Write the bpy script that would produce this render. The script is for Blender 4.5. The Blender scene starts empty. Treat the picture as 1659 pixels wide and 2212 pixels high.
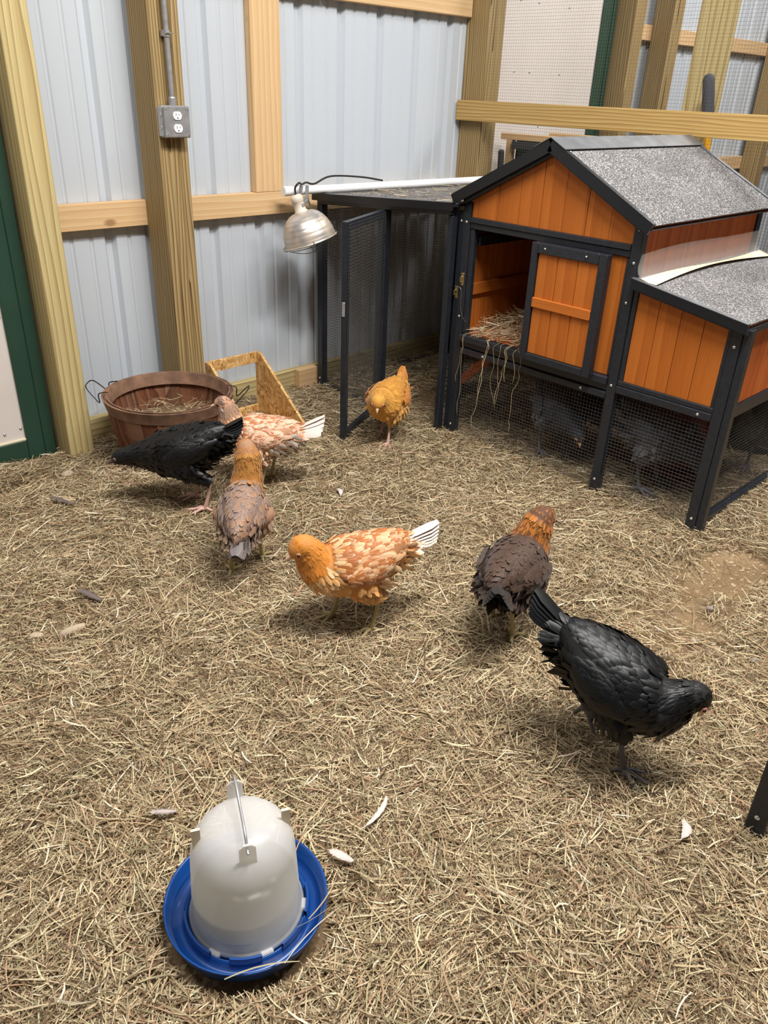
import bpy, math, random
import numpy as np
from mathutils import Vector, Matrix

scene = bpy.context.scene
COL = scene.collection
rnd = random.Random(11)
nrs = np.random.RandomState(7)

# ------------------------------------------------------------------ camera, world, lights, exposure
cam_d = bpy.data.cameras.new('camera')
cam = bpy.data.objects.new('camera', cam_d)
COL.objects.link(cam)
cam_d.sensor_fit = 'HORIZONTAL'
cam_d.sensor_width = 36.0
cam_d.lens = 36.83
cam_d.clip_start = 0.05
CR = ((0.7197, -0.6933, 0.0361), (-0.3066, -0.3641, -0.8795), (0.6229, 0.6219, -0.4746))
cam.matrix_world = Matrix(((CR[0][0], -CR[1][0], -CR[2][0], 0.0),
                           (CR[0][1], -CR[1][1], -CR[2][1], 0.0),
                           (CR[0][2], -CR[1][2], -CR[2][2], 1.3),
                           (0, 0, 0, 1)))
scene.camera = cam

world = bpy.data.worlds.new('world')
scene.world = world
world.use_nodes = True
world.node_tree.nodes['Background'].inputs[0].default_value = (0.93, 0.96, 1.0, 1)
world.node_tree.nodes['Background'].inputs[1].default_value = 0.10

def area(name, loc, size, sy, energy, target, col=(1.0, 0.975, 0.94)):
    d = bpy.data.lights.new(name, 'AREA')
    d.shape = 'RECTANGLE'; d.size = size; d.size_y = sy; d.energy = energy; d.color = col
    o = bpy.data.objects.new(name, d); COL.objects.link(o)
    o.location = loc
    o.rotation_euler = (Vector(target) - Vector(loc)).to_track_quat('-Z', 'Y').to_euler()
    return o
# shop lights hanging under the barn roof
area('shop_light', (1.25, 0.45, 3.5), 1.3, 0.30, 148, (1.4, 1.0, 0))
area('shop_light', (-0.2, 1.3, 3.5), 1.3, 0.30, 34, (0.9, 1.9, 0.3))
area('shop_light', (2.5, -0.1, 3.5), 1.3, 0.30, 66, (2.4, 1.0, 0.2))
area('shop_light', (5.4, 1.2, 3.5), 1.3, 0.30, 90, (5.0, 2.6, 0.5))

scene.view_settings.view_transform = 'Standard'
scene.view_settings.look = 'None'
scene.view_settings.gamma = 1.0
scene.view_settings.use_curve_mapping = False
scene.view_settings.exposure = 0.0

# ------------------------------------------------------------------ material helpers
def lin(c):
    def f(v):
        v = v / 255.0
        return v / 12.92 if v <= 0.04045 else ((v + 0.055) / 1.055) ** 2.4
    return tuple(f(v) for v in c)

def new_mat(name):
    m = bpy.data.materials.new(name); m.use_nodes = True
    nt = m.node_tree
    return m, nt, nt.nodes['Principled BSDF']

def nd(nt, typ, **kw):
    n = nt.nodes.new(typ)
    for k, v in kw.items():
        if k.startswith('i_'):
            n.inputs[k[2:].replace('_', ' ')].default_value = v
        else:
            setattr(n, k, v)
    return n

def ramp(nt, src, stops):
    r = nt.nodes.new('ShaderNodeValToRGB')
    el = r.color_ramp.elements
    while len(el) > 1: el.remove(el[-1])
    el[0].position = stops[0][0]; el[0].color = (*stops[0][1], 1)
    for p, c in stops[1:]:
        e = el.new(p); e.color = (*c, 1)
    nt.links.new(src, r.inputs[0])
    return r.outputs[0]

def mixc(nt, fac, a, b, typ='MIX'):
    n = nt.nodes.new('ShaderNodeMix'); n.data_type = 'RGBA'; n.blend_type = typ
    for s, v in ((n.inputs[0], fac), (n.inputs[6], a), (n.inputs[7], b)):
        if isinstance(v, (int, float)): s.default_value = v
        elif isinstance(v, tuple): s.default_value = (*v, 1) if len(v) == 3 else v
        else: nt.links.new(v, s)
    return n.outputs[2]

def bump(nt, bs, h, st, dist=0.002):
    b = nd(nt, 'ShaderNodeBump'); b.inputs['Strength'].default_value = st; b.inputs['Distance'].default_value = dist
    nt.links.new(h, b.inputs['Height']); nt.links.new(b.outputs[0], bs.inputs['Normal'])

def plain(name, c, rough=0.5, metal=0.0, spec=0.5, var=0.0, vs=30, bmp=0.0):
    m, nt, bs = new_mat(name)
    bs.inputs['Base Color'].default_value = (*c, 1)
    bs.inputs['Roughness'].default_value = rough
    bs.inputs['Metallic'].default_value = metal
    bs.inputs['Specular IOR Level'].default_value = spec
    if var or bmp:
        tc = nd(nt, 'ShaderNodeTexCoord')
        n = nd(nt, 'ShaderNodeTexNoise', i_Scale=vs, i_Detail=4.0)
        nt.links.new(tc.outputs['Object'], n.inputs['Vector'])
        if var:
            c0 = tuple(max(0, v * (1 - var)) for v in c); c1 = tuple(min(1, v * (1 + var)) for v in c)
            nt.links.new(ramp(nt, n.outputs[0], [(0.3, c0), (0.7, c1)]), bs.inputs['Base Color'])
        if bmp: bump(nt, bs, n.outputs[0], bmp)
    return m

def coords(nt, scale, randomize=True, off=6.0):
    tc = nd(nt, 'ShaderNodeTexCoord')
    v = tc.outputs['Object']
    if randomize:
        oi = nd(nt, 'ShaderNodeObjectInfo')
        mm = nd(nt, 'ShaderNodeMath', operation='MULTIPLY'); mm.inputs[1].default_value = off
        nt.links.new(oi.outputs['Random'], mm.inputs[0])
        ad = nd(nt, 'ShaderNodeVectorMath', operation='ADD')
        nt.links.new(v, ad.inputs[0]); nt.links.new(mm.outputs[0], ad.inputs[1]); v = ad.outputs[0]
    mp = nd(nt, 'ShaderNodeMapping'); mp.inputs['Scale'].default_value = scale
    nt.links.new(v, mp.inputs[0])
    return mp.outputs[0], v

def wood(name, axis, light, mid, dark, ring=26, rough=0.65, knots=True, fine=0.5, contrast=1.0):
    """sawn lumber, grain along AXIS (0 x, 1 y, 2 z)"""
    m, nt, bs = new_mat(name)
    s = [1.0, 1.0, 1.0]; s[axis] = 0.07
    v, raw = coords(nt, tuple(s))
    n0 = nd(nt, 'ShaderNodeTexNoise', i_Scale=9.0, i_Detail=2.0); nt.links.new(v, n0.inputs['Vector'])
    dis = nd(nt, 'ShaderNodeVectorMath', operation='SCALE'); nt.links.new(n0.outputs[1], dis.inputs[0]); dis.inputs['Scale'].default_value = 0.05
    ad = nd(nt, 'ShaderNodeVectorMath', operation='ADD'); nt.links.new(v, ad.inputs[0]); nt.links.new(dis.outputs[0], ad.inputs[1])
    w = nd(nt, 'ShaderNodeTexWave', wave_type='RINGS', wave_profile='SAW', i_Scale=float(ring), i_Distortion=2.4, i_Detail=1.0)
    w.rings_direction = 'XYZ'[axis]
    nt.links.new(ad.outputs[0], w.inputs['Vector'])
    col = ramp(nt, w.outputs['Fac'], [(0.0, light), (0.55, mid), (0.82, tuple(mid[i] * (1 - 0.5 * contrast) + dark[i] * 0.5 * contrast for i in range(3))), (0.97, tuple(mid[i] * (1 - contrast) + dark[i] * contrast for i in range(3)))])
    s2 = [1.0, 1.0, 1.0]; s2[axis] = 0.02
    v2, _ = coords(nt, tuple(s2))
    n1 = nd(nt, 'ShaderNodeTexNoise', i_Scale=260.0, i_Detail=3.0); nt.links.new(v2, n1.inputs['Vector'])
    f1 = ramp(nt, n1.outputs[0], [(0.3, (1 - 0.35 * fine,) * 3), (0.7, (1.0,) * 3)])
    col = mixc(nt, 1.0, col, f1, 'MULTIPLY')
    if knots:
        s3 = [1.0, 1.0, 1.0]; s3[axis] = 0.55
        v3, _ = coords(nt, tuple(s3))
        vo = nd(nt, 'ShaderNodeTexVoronoi', i_Scale=6.5); nt.links.new(v3, vo.inputs['Vector'])
        kf = ramp(nt, vo.outputs['Distance'], [(0.05, (0.85,) * 3), (0.11, (0.0,) * 3)])
        col = mixc(nt, kf, col, tuple(d * 0.6 for d in dark))
    nt.links.new(col, bs.inputs['Base Color'])
    bs.inputs['Roughness'].default_value = rough
    bs.inputs['Specular IOR Level'].default_value = 0.25
    bump(nt, bs, n1.outputs[0], 0.25, 0.001)
    return m

treat = (lin((204, 188, 138)), lin((196, 176, 124)), lin((146, 118, 72)))
treatd = (lin((180, 158, 112)), lin((158, 132, 88)), lin((98, 74, 46)))
pine = (lin((222, 190, 146)), lin((214, 178, 132)), lin((186, 144, 96)))
M = {}
for ax, nm in enumerate('xyz'):
    M['treat_' + nm] = wood('treated_lumber_' + nm, ax, *treat, ring=17, contrast=0.75)
    M['post_' + nm] = wood('laminated_post_' + nm, ax, *treatd, ring=34)
    M['pine_' + nm] = wood('pine_lumber_' + nm, ax, *pine, ring=16, contrast=0.28, fine=0.3)
    M['rail_' + nm] = wood('rail_lumber_' + nm, ax, lin((205, 176, 118)), lin((190, 154, 92)), lin((140, 100, 50)), ring=30, contrast=0.7)
    M['orange_' + nm] = wood('orange_stained_fir_' + nm, ax, lin((198, 114, 46)), lin((190, 106, 40)), lin((162, 84, 30)), ring=5, rough=0.5, knots=False, fine=0.5, contrast=0.35)
    M['redwood_' + nm] = wood('red_stained_fir_' + nm, ax, lin((212, 114, 54)), lin((202, 104, 47)), lin((170, 80, 34)), ring=5, rough=0.5, knots=False, fine=0.45, contrast=0.5)
    M['stave_' + nm] = wood('weathered_basket_wood_' + nm, ax, lin((140, 104, 80)), lin((118, 80, 58)), lin((70, 44, 32)), ring=9, rough=0.75, knots=False, fine=0.9, contrast=0.6)
M['hoop'] = plain('weathered_basket_hoop', lin((126, 94, 74)), 0.8, var=0.35, vs=22, bmp=0.3)
M['stave_red'] = wood('weathered_red_basket_wood', 2, lin((134, 90, 64)), lin((116, 70, 48)), lin((74, 42, 28)), ring=9, rough=0.75, knots=False, fine=0.9, contrast=0.6)
M['panel'] = plain('white_steel_panel', lin((193, 199, 206)), 0.36, 0.0, 0.5)
M['black'] = plain('black_painted_wood', lin((34, 38, 45)), 0.38, 0.0, 0.5, var=0.25, vs=60, bmp=0.05)
M['black_metal'] = plain('black_metal_trim', lin((30, 33, 38)), 0.32, 0.3, 0.5)
M['grey_metal'] = plain('worn_grey_ridge_metal', lin((120, 122, 126)), 0.42, 0.5, 0.5, var=0.25, vs=14)
M['green'] = plain('dark_green_paint', lin((38, 66, 52)), 0.45, 0.0, 0.4, var=0.06, vs=8)
M['white_board'] = plain('white_door_board', lin((214, 205, 198)), 0.6, var=0.03, vs=6)
M['wire'] = plain('black_coated_wire', lin((92, 92, 92)), 0.4, 0.4)
M['galv'] = plain('galvanised_wire', lin((136, 132, 124)), 0.4, 0.8)
M['wire_dark'] = plain('dark_wire_handle', lin((52, 48, 46)), 0.45, 0.6)
M['steel'] = plain('zinc_steel', lin((176, 176, 178)), 0.36, 0.6, var=0.15, vs=40)
M['screw'] = plain('bright_screw', lin((220, 220, 220)), 0.25, 0.85)
M['brass'] = plain('brass_plate', lin((170, 150, 100)), 0.35, 0.8)
M['plastic_white'] = plain('white_pvc', lin((240, 240, 240)), 0.35)
M['outlet_white'] = plain('white_outlet', lin((246, 246, 246)), 0.35)
M['slot'] = plain('dark_slot', lin((20, 20, 20)), 0.6)
M['blue'] = plain('blue_plastic', lin((10, 64, 132)), 0.3, 0.0, 0.5, var=0.08, vs=20)
M['rubber'] = plain('black_rubber_cord', lin((40, 36, 36)), 0.55)
M['yellow'] = plain('yellow_handle', lin((206, 150, 36)), 0.4)
M['grip'] = plain('dark_foam_grip', lin((62, 64, 70)), 0.8)
M['maroon'] = plain('dark_red_plastic', lin((92, 26, 26)), 0.4)
M['stone'] = plain('pebble_stone', lin((176, 158, 134)), 0.75, var=0.18, vs=50)
M['stone_grey'] = plain('grey_pebble_stone', lin((138, 128, 122)), 0.75, var=0.18, vs=50)
M['ceramic'] = plain('dusty_white_ceramic', lin((218, 206, 190)), 0.5, var=0.06)
M['cream'] = plain('cream_vinyl', lin((226, 210, 182)), 0.5, var=0.04)
M['beak'] = plain('horn_beak', lin((214, 178, 148)), 0.4)
M['beak_dark'] = plain('dark_horn_beak', lin((92, 80, 76)), 0.4)
M['face'] = plain('pink_face_skin', lin((214, 138, 126)), 0.55, bmp=0.3, vs=300)
M['face_dark'] = plain('dusky_face_skin', lin((104, 74, 70)), 0.55)
M['face_tan'] = plain('tan_face_skin', lin((186, 128, 84)), 0.6)
M['eye'] = plain('dark_eye', lin((30, 16, 10)), 0.08)
M['eyering'] = plain('orange_iris', lin((150, 78, 34)), 0.2)

def felt():
    m, nt, bs = new_mat('granular_roofing_felt')
    tc = nd(nt, 'ShaderNodeTexCoord')
    a = nd(nt, 'ShaderNodeTexVoronoi', i_Scale=330.0); nt.links.new(tc.outputs['Object'], a.inputs['Vector'])
    b = nd(nt, 'ShaderNodeTexNoise', i_Scale=5.0, i_Detail=5.0); nt.links.new(tc.outputs['Object'], b.inputs['Vector'])
    sp = nd(nt, 'ShaderNodeSeparateColor'); nt.links.new(a.outputs['Color'], sp.inputs[0])
    c = ramp(nt, sp.outputs[0], [(0.0, lin((58, 58, 62))), (0.45, lin((100, 98, 99))), (0.8, lin((146, 143, 142))), (1.0, lin((206, 202, 198)))])
    d = ramp(nt, b.outputs[0], [(0.35, (0.72,) * 3), (0.62, (1.0,) * 3)])
    nt.links.new(mixc(nt, 1.0, c, d, 'MULTIPLY'), bs.inputs['Base Color'])
    bs.inputs['Roughness'].default_value = 0.85
    bump(nt, bs, a.outputs['Distance'], 0.6, 0.002)
    return m
M['felt'] = felt()

def osb():
    m, nt, bs = new_mat('strand_board')
    cols = []
    base = None
    for k, (rot, sc) in enumerate(((0.5, (26, 130, 90)), (-0.6, (130, 30, 70)), (1.2, (80, 110, 26)))):
        tc = nd(nt, 'ShaderNodeTexCoord')
        mp = nd(nt, 'ShaderNodeMapping'); mp.inputs['Scale'].default_value = sc; mp.inputs['Rotation'].default_value = (rot, rot * 0.7, rot)
        nt.links.new(tc.outputs['Object'], mp.inputs[0])
        v = nd(nt, 'ShaderNodeTexVoronoi', i_Scale=1.0); nt.links.new(mp.outputs[0], v.inputs['Vector'])
        sp = nd(nt, 'ShaderNodeSeparateColor'); nt.links.new(v.outputs['Color'], sp.inputs[0])
        c = ramp(nt, sp.outputs[0], [(0.0, lin((128, 84, 40))), (0.12, lin((176, 128, 70))), (0.5, lin((204, 160, 98))), (0.85, lin((218, 178, 118))), (1.0, lin((232, 200, 146)))])
        if base is None: base = c; last = sp
        else: base = mixc(nt, ramp(nt, last.outputs[1], [(0.45, (0,) * 3), (0.55, (1,) * 3)]), base, c); last = sp
    nt.links.new(base, bs.inputs['Base Color']); bs.inputs['Roughness'].default_value = 0.6
    return m
M['osb'] = osb()

def vcol(name, rough=0.6, spec=0.3, sheen=0.0, transl=0.0, randval=0.0):
    m, nt, bs = new_mat(name)
    a = nd(nt, 'ShaderNodeVertexColor', layer_name='Col')
    c = a.outputs[0]
    nt.links.new(c, bs.inputs['Base Color'])
    bs.inputs['Roughness'].default_value = rough
    bs.inputs['Specular IOR Level'].default_value = spec
    if sheen:
        bs.inputs['Sheen Weight'].default_value = sheen
    if transl:
        out = nt.nodes['Material Output']
        t = nd(nt, 'ShaderNodeBsdfTranslucent'); nt.links.new(c, t.inputs[0])
        mx = nd(nt, 'ShaderNodeMixShader'); mx.inputs[0].default_value = transl
        nt.links.new(bs.outputs[0], mx.inputs[1]); nt.links.new(t.outputs[0], mx.inputs[2]); nt.links.new(mx.outputs[0], out.inputs[0])
    return m
M['hay'] = vcol('dry_hay', 0.6, 0.3, transl=0.05)
M['feather'] = vcol('feathers', 0.55, 0.25, 0.15)
M['feather_black'] = vcol('glossy_black_feathers', 0.42, 0.32, 0.0)

def dirt():
    m, nt, bs = new_mat('packed_sandy_dirt')
    tc = nd(nt, 'ShaderNodeTexCoord')
    a = nd(nt, 'ShaderNodeTexNoise', i_Scale=3.0, i_Detail=8.0, i_Roughness=0.65); nt.links.new(tc.outputs['Object'], a.inputs['Vector'])
    b = nd(nt, 'ShaderNodeTexNoise', i_Scale=160.0, i_Detail=5.0); nt.links.new(tc.outputs['Object'], b.inputs['Vector'])
    v = nd(nt, 'ShaderNodeTexVoronoi', i_Scale=130.0); nt.links.new(tc.outputs['Object'], v.inputs['Vector'])
    c1 = ramp(nt, a.outputs[0], [(0.3, lin((112, 92, 68))), (0.55, lin((146, 122, 92))), (0.75, lin((166, 142, 110)))])
    c2 = ramp(nt, b.outputs[0], [(0.3, (0.62,) * 3), (0.7, (1.08,) * 3)])
    c = mixc(nt, 1.0, c1, c2, 'MULTIPLY')
    sp = nd(nt, 'ShaderNodeSeparateColor'); nt.links.new(v.outputs['Color'], sp.inputs[0])
    c = mixc(nt, ramp(nt, sp.outputs[0], [(0.9, (0,) * 3), (0.94, (0.7,) * 3)]), c, lin((200, 180, 150)))
    nt.links.new(c, bs.inputs['Base Color']); bs.inputs['Roughness'].default_value = 0.95; bs.inputs['Specular IOR Level'].default_value = 0.1
    bump(nt, bs, b.outputs[0], 0.8, 0.006)
    return m
M['dirt'] = dirt()

def milky():
    m, nt, bs = new_mat('milky_translucent_plastic')
    out = nt.nodes['Material Output']
    bs.inputs['Base Color'].default_value = (*lin((250, 249, 248)), 1); bs.inputs['Roughness'].default_value = 0.3
    t = nd(nt, 'ShaderNodeBsdfTranslucent'); t.inputs[0].default_value = (*lin((240, 238, 232)), 1)
    tr = nd(nt, 'ShaderNodeBsdfTransparent'); tr.inputs[0].default_value = (0.95, 0.95, 0.94, 1)
    mx = nd(nt, 'ShaderNodeMixShader'); mx.inputs[0].default_value = 0.4
    nt.links.new(bs.outputs[0], mx.inputs[1]); nt.links.new(t.outputs[0], mx.inputs[2])
    mx2 = nd(nt, 'ShaderNodeMixShader'); mx2.inputs[0].default_value = 0.33
    nt.links.new(mx.outputs[0], mx2.inputs[1]); nt.links.new(tr.outputs[0], mx2.inputs[2])
    nt.links.new(mx2.outputs[0], out.inputs[0])
    return m
M['milky'] = milky()
M['water_in'] = plain('cloudy_water', lin((98, 100, 92)), 0.2)

def clear_sheet():
    m, nt, bs = new_mat('clear_plastic_sheet')
    out = nt.nodes['Material Output']
    bs.inputs['Base Color'].default_value = (*lin((190, 186, 180)), 1); bs.inputs['Roughness'].default_value = 0.18
    tr = nd(nt, 'ShaderNodeBsdfTransparent')
    mx = nd(nt, 'ShaderNodeMixShader'); mx.inputs[0].default_value = 0.78
    nt.links.new(bs.outputs[0], mx.inputs[1]); nt.links.new(tr.outputs[0], mx.inputs[2]); nt.links.new(mx.outputs[0], out.inputs[0])
    return m
M['clear'] = clear_sheet()

def water():
    m, nt, bs = new_mat('water_surface')
    out = nt.nodes['Material Output']
    g = nd(nt, 'ShaderNodeBsdfGlossy'); g.inputs['Roughness'].default_value = 0.03
    tr = nd(nt, 'ShaderNodeBsdfTransparent'); tr.inputs[0].default_value = (0.86, 0.93, 0.97, 1)
    fr = nd(nt, 'ShaderNodeFresnel'); fr.inputs[0].default_value = 1.33
    mx = nd(nt, 'ShaderNodeMixShader')
    nt.links.new(fr.outputs[0], mx.inputs[0]); nt.links.new(tr.outputs[0], mx.inputs[1]); nt.links.new(g.outputs[0], mx.inputs[2])
    nt.links.new(mx.outputs[0], out.inputs[0])
    return m
M['water'] = water()

def dusty_alu():
    m, nt, bs = new_mat('dusty_aluminium')
    tc = nd(nt, 'ShaderNodeTexCoord')
    a = nd(nt, 'ShaderNodeTexNoise', i_Scale=9.0, i_Detail=5.0); nt.links.new(tc.outputs['Object'], a.inputs['Vector'])
    f = ramp(nt, a.outputs[0], [(0.4, (0.1,) * 3), (0.62, (0.85,) * 3)])
    nt.links.new(mixc(nt, f, lin((206, 200, 198)), lin((206, 190, 166))), bs.inputs['Base Color'])
    mr = nd(nt, 'ShaderNodeMapRange'); nt.links.new(f, mr.inputs[0]); mr.inputs[3].default_value = 0.85; mr.inputs[4].default_value = 0.15
    nt.links.new(mr.outputs[0], bs.inputs['Metallic'])
    bs.inputs['Roughness'].default_value = 0.38
    return m
M['alu'] = dusty_alu()

# ------------------------------------------------------------------ mesh helpers
class MB:
    def __init__(s): s.v = []; s.f = []
    def add(s, vs, fs):
        o = len(s.v); s.v += [tuple(p) for p in vs]; s.f += [tuple(i + o for i in f) for f in fs]; return s
    def box(s, x0, x1, y0, y1, z0, z1, c=0.0015):
        X, Y, Z = sorted((x0, x1)), sorted((y0, y1)), sorted((z0, z1))
        c = min(c, (X[1] - X[0]) * .45, (Y[1] - Y[0]) * .45, (Z[1] - Z[0]) * .45)
        vs = []; idx = {}
        for i in (0, 1):
            for j in (0, 1):
                for k in (0, 1):
                    p = (X[i], Y[j], Z[k]); d = (c * (1 - 2 * i), c * (1 - 2 * j), c * (1 - 2 * k))
                    for a in range(3):  # vertex that stays on face a
                        q = list(p)
                        for b in range(3):
                            if b != a: q[b] += d[b]
                        idx[(i, j, k, a)] = len(vs); vs.append(q)
        fs = []
        def F(*t): fs.append(t)
        for a in range(3):
            for e in (0, 1):
                b1, b2 = [q for q in range(3) if q != a]
                r = []
                for (m_, n_) in ((0, 0), (1, 0), (1, 1), (0, 1)):
                    t = [0, 0, 0]; t[a] = e; t[b1] = m_; t[b2] = n_; r.append(idx[(*t, a)])
                F(*r)
        for a in range(3):
            b1, b2 = [q for q in range(3) if q != a]
            for m_ in (0, 1):
                for n_ in (0, 1):
                    t0 = [0, 0, 0]; t1 = [0, 0, 0]
                    t0[b1] = t1[b1] = m_; t0[b2] = t1[b2] = n_; t0[a] = 0; t1[a] = 1
                    F(idx[(*t0, b1)], idx[(*t1, b1)], idx[(*t1, b2)], idx[(*t0, b2)])
        for i in (0, 1):
            for j in (0, 1):
                for k in (0, 1): F(idx[(i, j, k, 0)], idx[(i, j, k, 1)], idx[(i, j, k, 2)])
        return s.add(vs, fs)
    def obox(s, p0, p1, w, h, up=(0, 0, 1), c=0.0015):
        p0, p1 = Vector(p0), Vector(p1); d = p1 - p0; L = d.length; d.normalize()
        sd = d.cross(Vector(up)).normalized(); u = sd.cross(d)
        t = MB().box(0, L, -w / 2, w / 2, -h / 2, h / 2, c)
        return s.add([p0 + d * a + sd * b + u * e for a, b, e in t.v], t.f)
    def prism(s, poly, axis, a0, a1):
        """poly: 2-D outline in the two other axes, extruded along AXIS"""
        n = len(poly); o = [q for q in range(3) if q != axis]; vs = []
        for a in (a0, a1):
            for p in poly:
                t = [0, 0, 0]; t[axis] = a; t[o[0]] = p[0]; t[o[1]] = p[1]; vs.append(t)
        fs = [tuple(range(n))[::-1], tuple(range(n, 2 * n))] + [(i, (i + 1) % n, n + (i + 1) % n, n + i) for i in range(n)]
        return s.add(vs, fs)
    def tube(s, pts, r, n=8, caps=True):
        pts = [Vector(p) for p in pts]; m = len(pts)
        rs = [r] * m if isinstance(r, (int, float)) else list(r)
        vs = []; ref = None
        for i, p in enumerate(pts):
            t = (pts[min(i + 1, m - 1)] - pts[max(i - 1, 0)]).normalized()
            if ref is None:
                ref = t.orthogonal().normalized()
            else:
                ref = (ref - t * ref.dot(t))
                ref = ref.normalized() if ref.length > 1e-6 else t.orthogonal().normalized()
            b = t.cross(ref)
            for k in range(n):
                a = 2 * math.pi * k / n
                vs.append(p + (ref * math.cos(a) + b * math.sin(a)) * rs[i])
        fs = [(i * n + k, i * n + (k + 1) % n, (i + 1) * n + (k + 1) % n, (i + 1) * n + k) for i in range(m - 1) for k in range(n)]
        if caps:
            o = len(vs); vs += vs[:n] + vs[(m - 1) * n:m * n]
            fs += [tuple(range(o, o + n))[::-1], tuple(range(o + n, o + 2 * n))]
        return s.add(vs, fs)
    def lathe(s, prof, n=40, c=(0, 0, 0), a0=0, a1=2 * math.pi, close=False):
        m = len(prof); full = abs(a1 - a0 - 2 * math.pi) < 1e-6; cols = n if full else n + 1
        vs = [(c[0] + r * math.cos(a0 + (a1 - a0) * k / n), c[1] + r * math.sin(a0 + (a1 - a0) * k / n), c[2] + z) for k in range(cols) for r, z in prof]
        fs = []
        for k in range(n):
            k2 = (k + 1) % cols
            for i in range(m if close else m - 1):
                j = (i + 1) % m
                fs.append((k * m + i, k2 * m + i, k2 * m + j, k * m + j))
        return s.add(vs, fs)
    def xform(s, mat):
        s.v = [tuple(mat @ Vector(p)) for p in s.v]; return s
    def mesh(s, name, mat, smooth=False, org=(0, 0, 0)):
        me = bpy.data.meshes.new(name)
        me.from_pydata([(p[0] - org[0], p[1] - org[1], p[2] - org[2]) for p in s.v], [], s.f)
        me.validate()
        if mat: me.materials.append(mat)
        if smooth: me.polygons.foreach_set('use_smooth', [True] * len(me.polygons))
        return me

def wloc(o):
    l = Vector(o.location)
    while o.parent: o = o.parent; l += Vector(o.location)
    return l

def put(name, mb, mat, parent=None, smooth=False, org=None, kind=None, label=None, local=False):
    """link a builder as ONE object; world coordinates unless local"""
    if local: org = (0, 0, 0); loc = (0, 0, 0)
    else:
        if org is None:
            a = np.array(mb.v); org = tuple((a.min(0) + a.max(0)) / 2)
        loc = Vector(org) - (wloc(parent) if parent else Vector())
    o = bpy.data.objects.new(name, mb.mesh(name, M[mat] if isinstance(mat, str) else mat, smooth, org))
    COL.objects.link(o); o.location = loc
    if parent: o.parent = parent
    if kind: o['kind'] = kind
    if label: o['label'] = label
    return o

def share(o, loc, parent, rot=None):
    c = o.copy(); COL.objects.link(c); c.parent = parent
    c.location = Vector(loc) - (wloc(parent) if parent else Vector())
    if rot is not None: c.rotation_euler = rot
    return c

def thing(name, loc, label, cat, group=None, kind=None):
    o = bpy.data.objects.new(name, None); COL.objects.link(o); o.location = loc; o.empty_display_size = 0.05
    tag(o, label, cat, group, kind); return o
def tag(o, label, cat, group=None, kind=None):
    if label: o['label'] = label
    if cat: o['category'] = cat
    if group: o['group'] = group
    if kind: o['kind'] = kind
    return o

def bez(p0, p1, p2, p3, n):
    p0, p1, p2, p3 = map(Vector, (p0, p1, p2, p3)); r = []
    for i in range(n + 1):
        t = i / n; r.append(p0 * (1 - t) ** 3 + p1 * 3 * t * (1 - t) ** 2 + p2 * 3 * t * t * (1 - t) + p3 * t ** 3)
    return r
def crom(ps, n):
    ps = [Vector(p) for p in ps]; ps = [ps[0] * 2 - ps[1]] + ps + [ps[-1] * 2 - ps[-2]]; r = []
    for i in range(1, len(ps) - 2):
        a, b, c, d = ps[i - 1:i + 3]
        for k in range(n):
            t = k / n
            r.append(0.5 * (2 * b + (c - a) * t + (2 * a - 5 * b + 4 * c - d) * t * t + (3 * b - a - 3 * c + d) * t ** 3))
    r.append(ps[-2]); return r

def wire_grid(mb, org, u, v, nu, nv, lu, lv, r=0.0006):
    """welded mesh of crossing wires; org corner, unit vectors u v, lengths lu lv"""
    org, u, v = Vector(org), Vector(u), Vector(v); w = u.cross(v)
    def strip(p, d, L, s):
        a = []
        for q in (p, p + d * L):
            a += [q + s * r, q + w * r, q - s * r, q - w * r]
        mb.add(a, [(0, 1, 5, 4), (1, 2, 6, 5), (2, 3, 7, 6), (3, 0, 4, 7)])
    for i in range(nu + 1): strip(org + u * (lu * i / nu), v, lv, u)
    for j in range(nv + 1): strip(org + v * (lv * j / nv), u, lu, v)
    return mb

def set_col(o, cols):
    """cols: per-vertex linear rgb"""
    a = o.data.color_attributes.new('Col', 'FLOAT_COLOR', 'POINT')
    c = np.ones((len(cols), 4), np.float32); c[:, :3] = cols
    a.data.foreach_set('color', c.ravel())

#@@SECTION structure
# ------------------------------------------------------------------ floor
def gh(x, y):
    return 0.004 * (math.sin(x * 3.1 + 1.2) * math.cos(y * 2.7) + 0.6 * math.sin(x * 7.3 + y * 5.1)) - 0.004
fb = MB()
xs = np.concatenate([np.linspace(-4, -1.01, 12), np.linspace(-1, 3.5, 110), np.linspace(3.6, 9, 20)])
ys = np.concatenate([np.linspace(-4, -0.51, 12), np.linspace(-0.5, 2.95, 90)])
fb.add([(x, y, gh(x, y)) for y in ys for x in xs],
       [(j * len(xs) + i, j * len(xs) + i + 1, (j + 1) * len(xs) + i + 1, (j + 1) * len(xs) + i) for j in range(len(ys) - 1) for i in range(len(xs) - 1)])
floor = put('floor', fb, 'dirt', smooth=True, org=(0, 0, 0), kind='structure', label='packed sandy dirt floor of the barn')

# ------------------------------------------------------------------ metal wall
W = 2.894          # front face of girts and sill board
YP = 2.934         # flats of the steel sheets
wall = thing('wall_back', (1.6, W, 0), 'pale ribbed steel barn wall with timber girts and posts', None, kind='structure')
RIB0 = 1.42 - 0.2286 * 12

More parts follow.
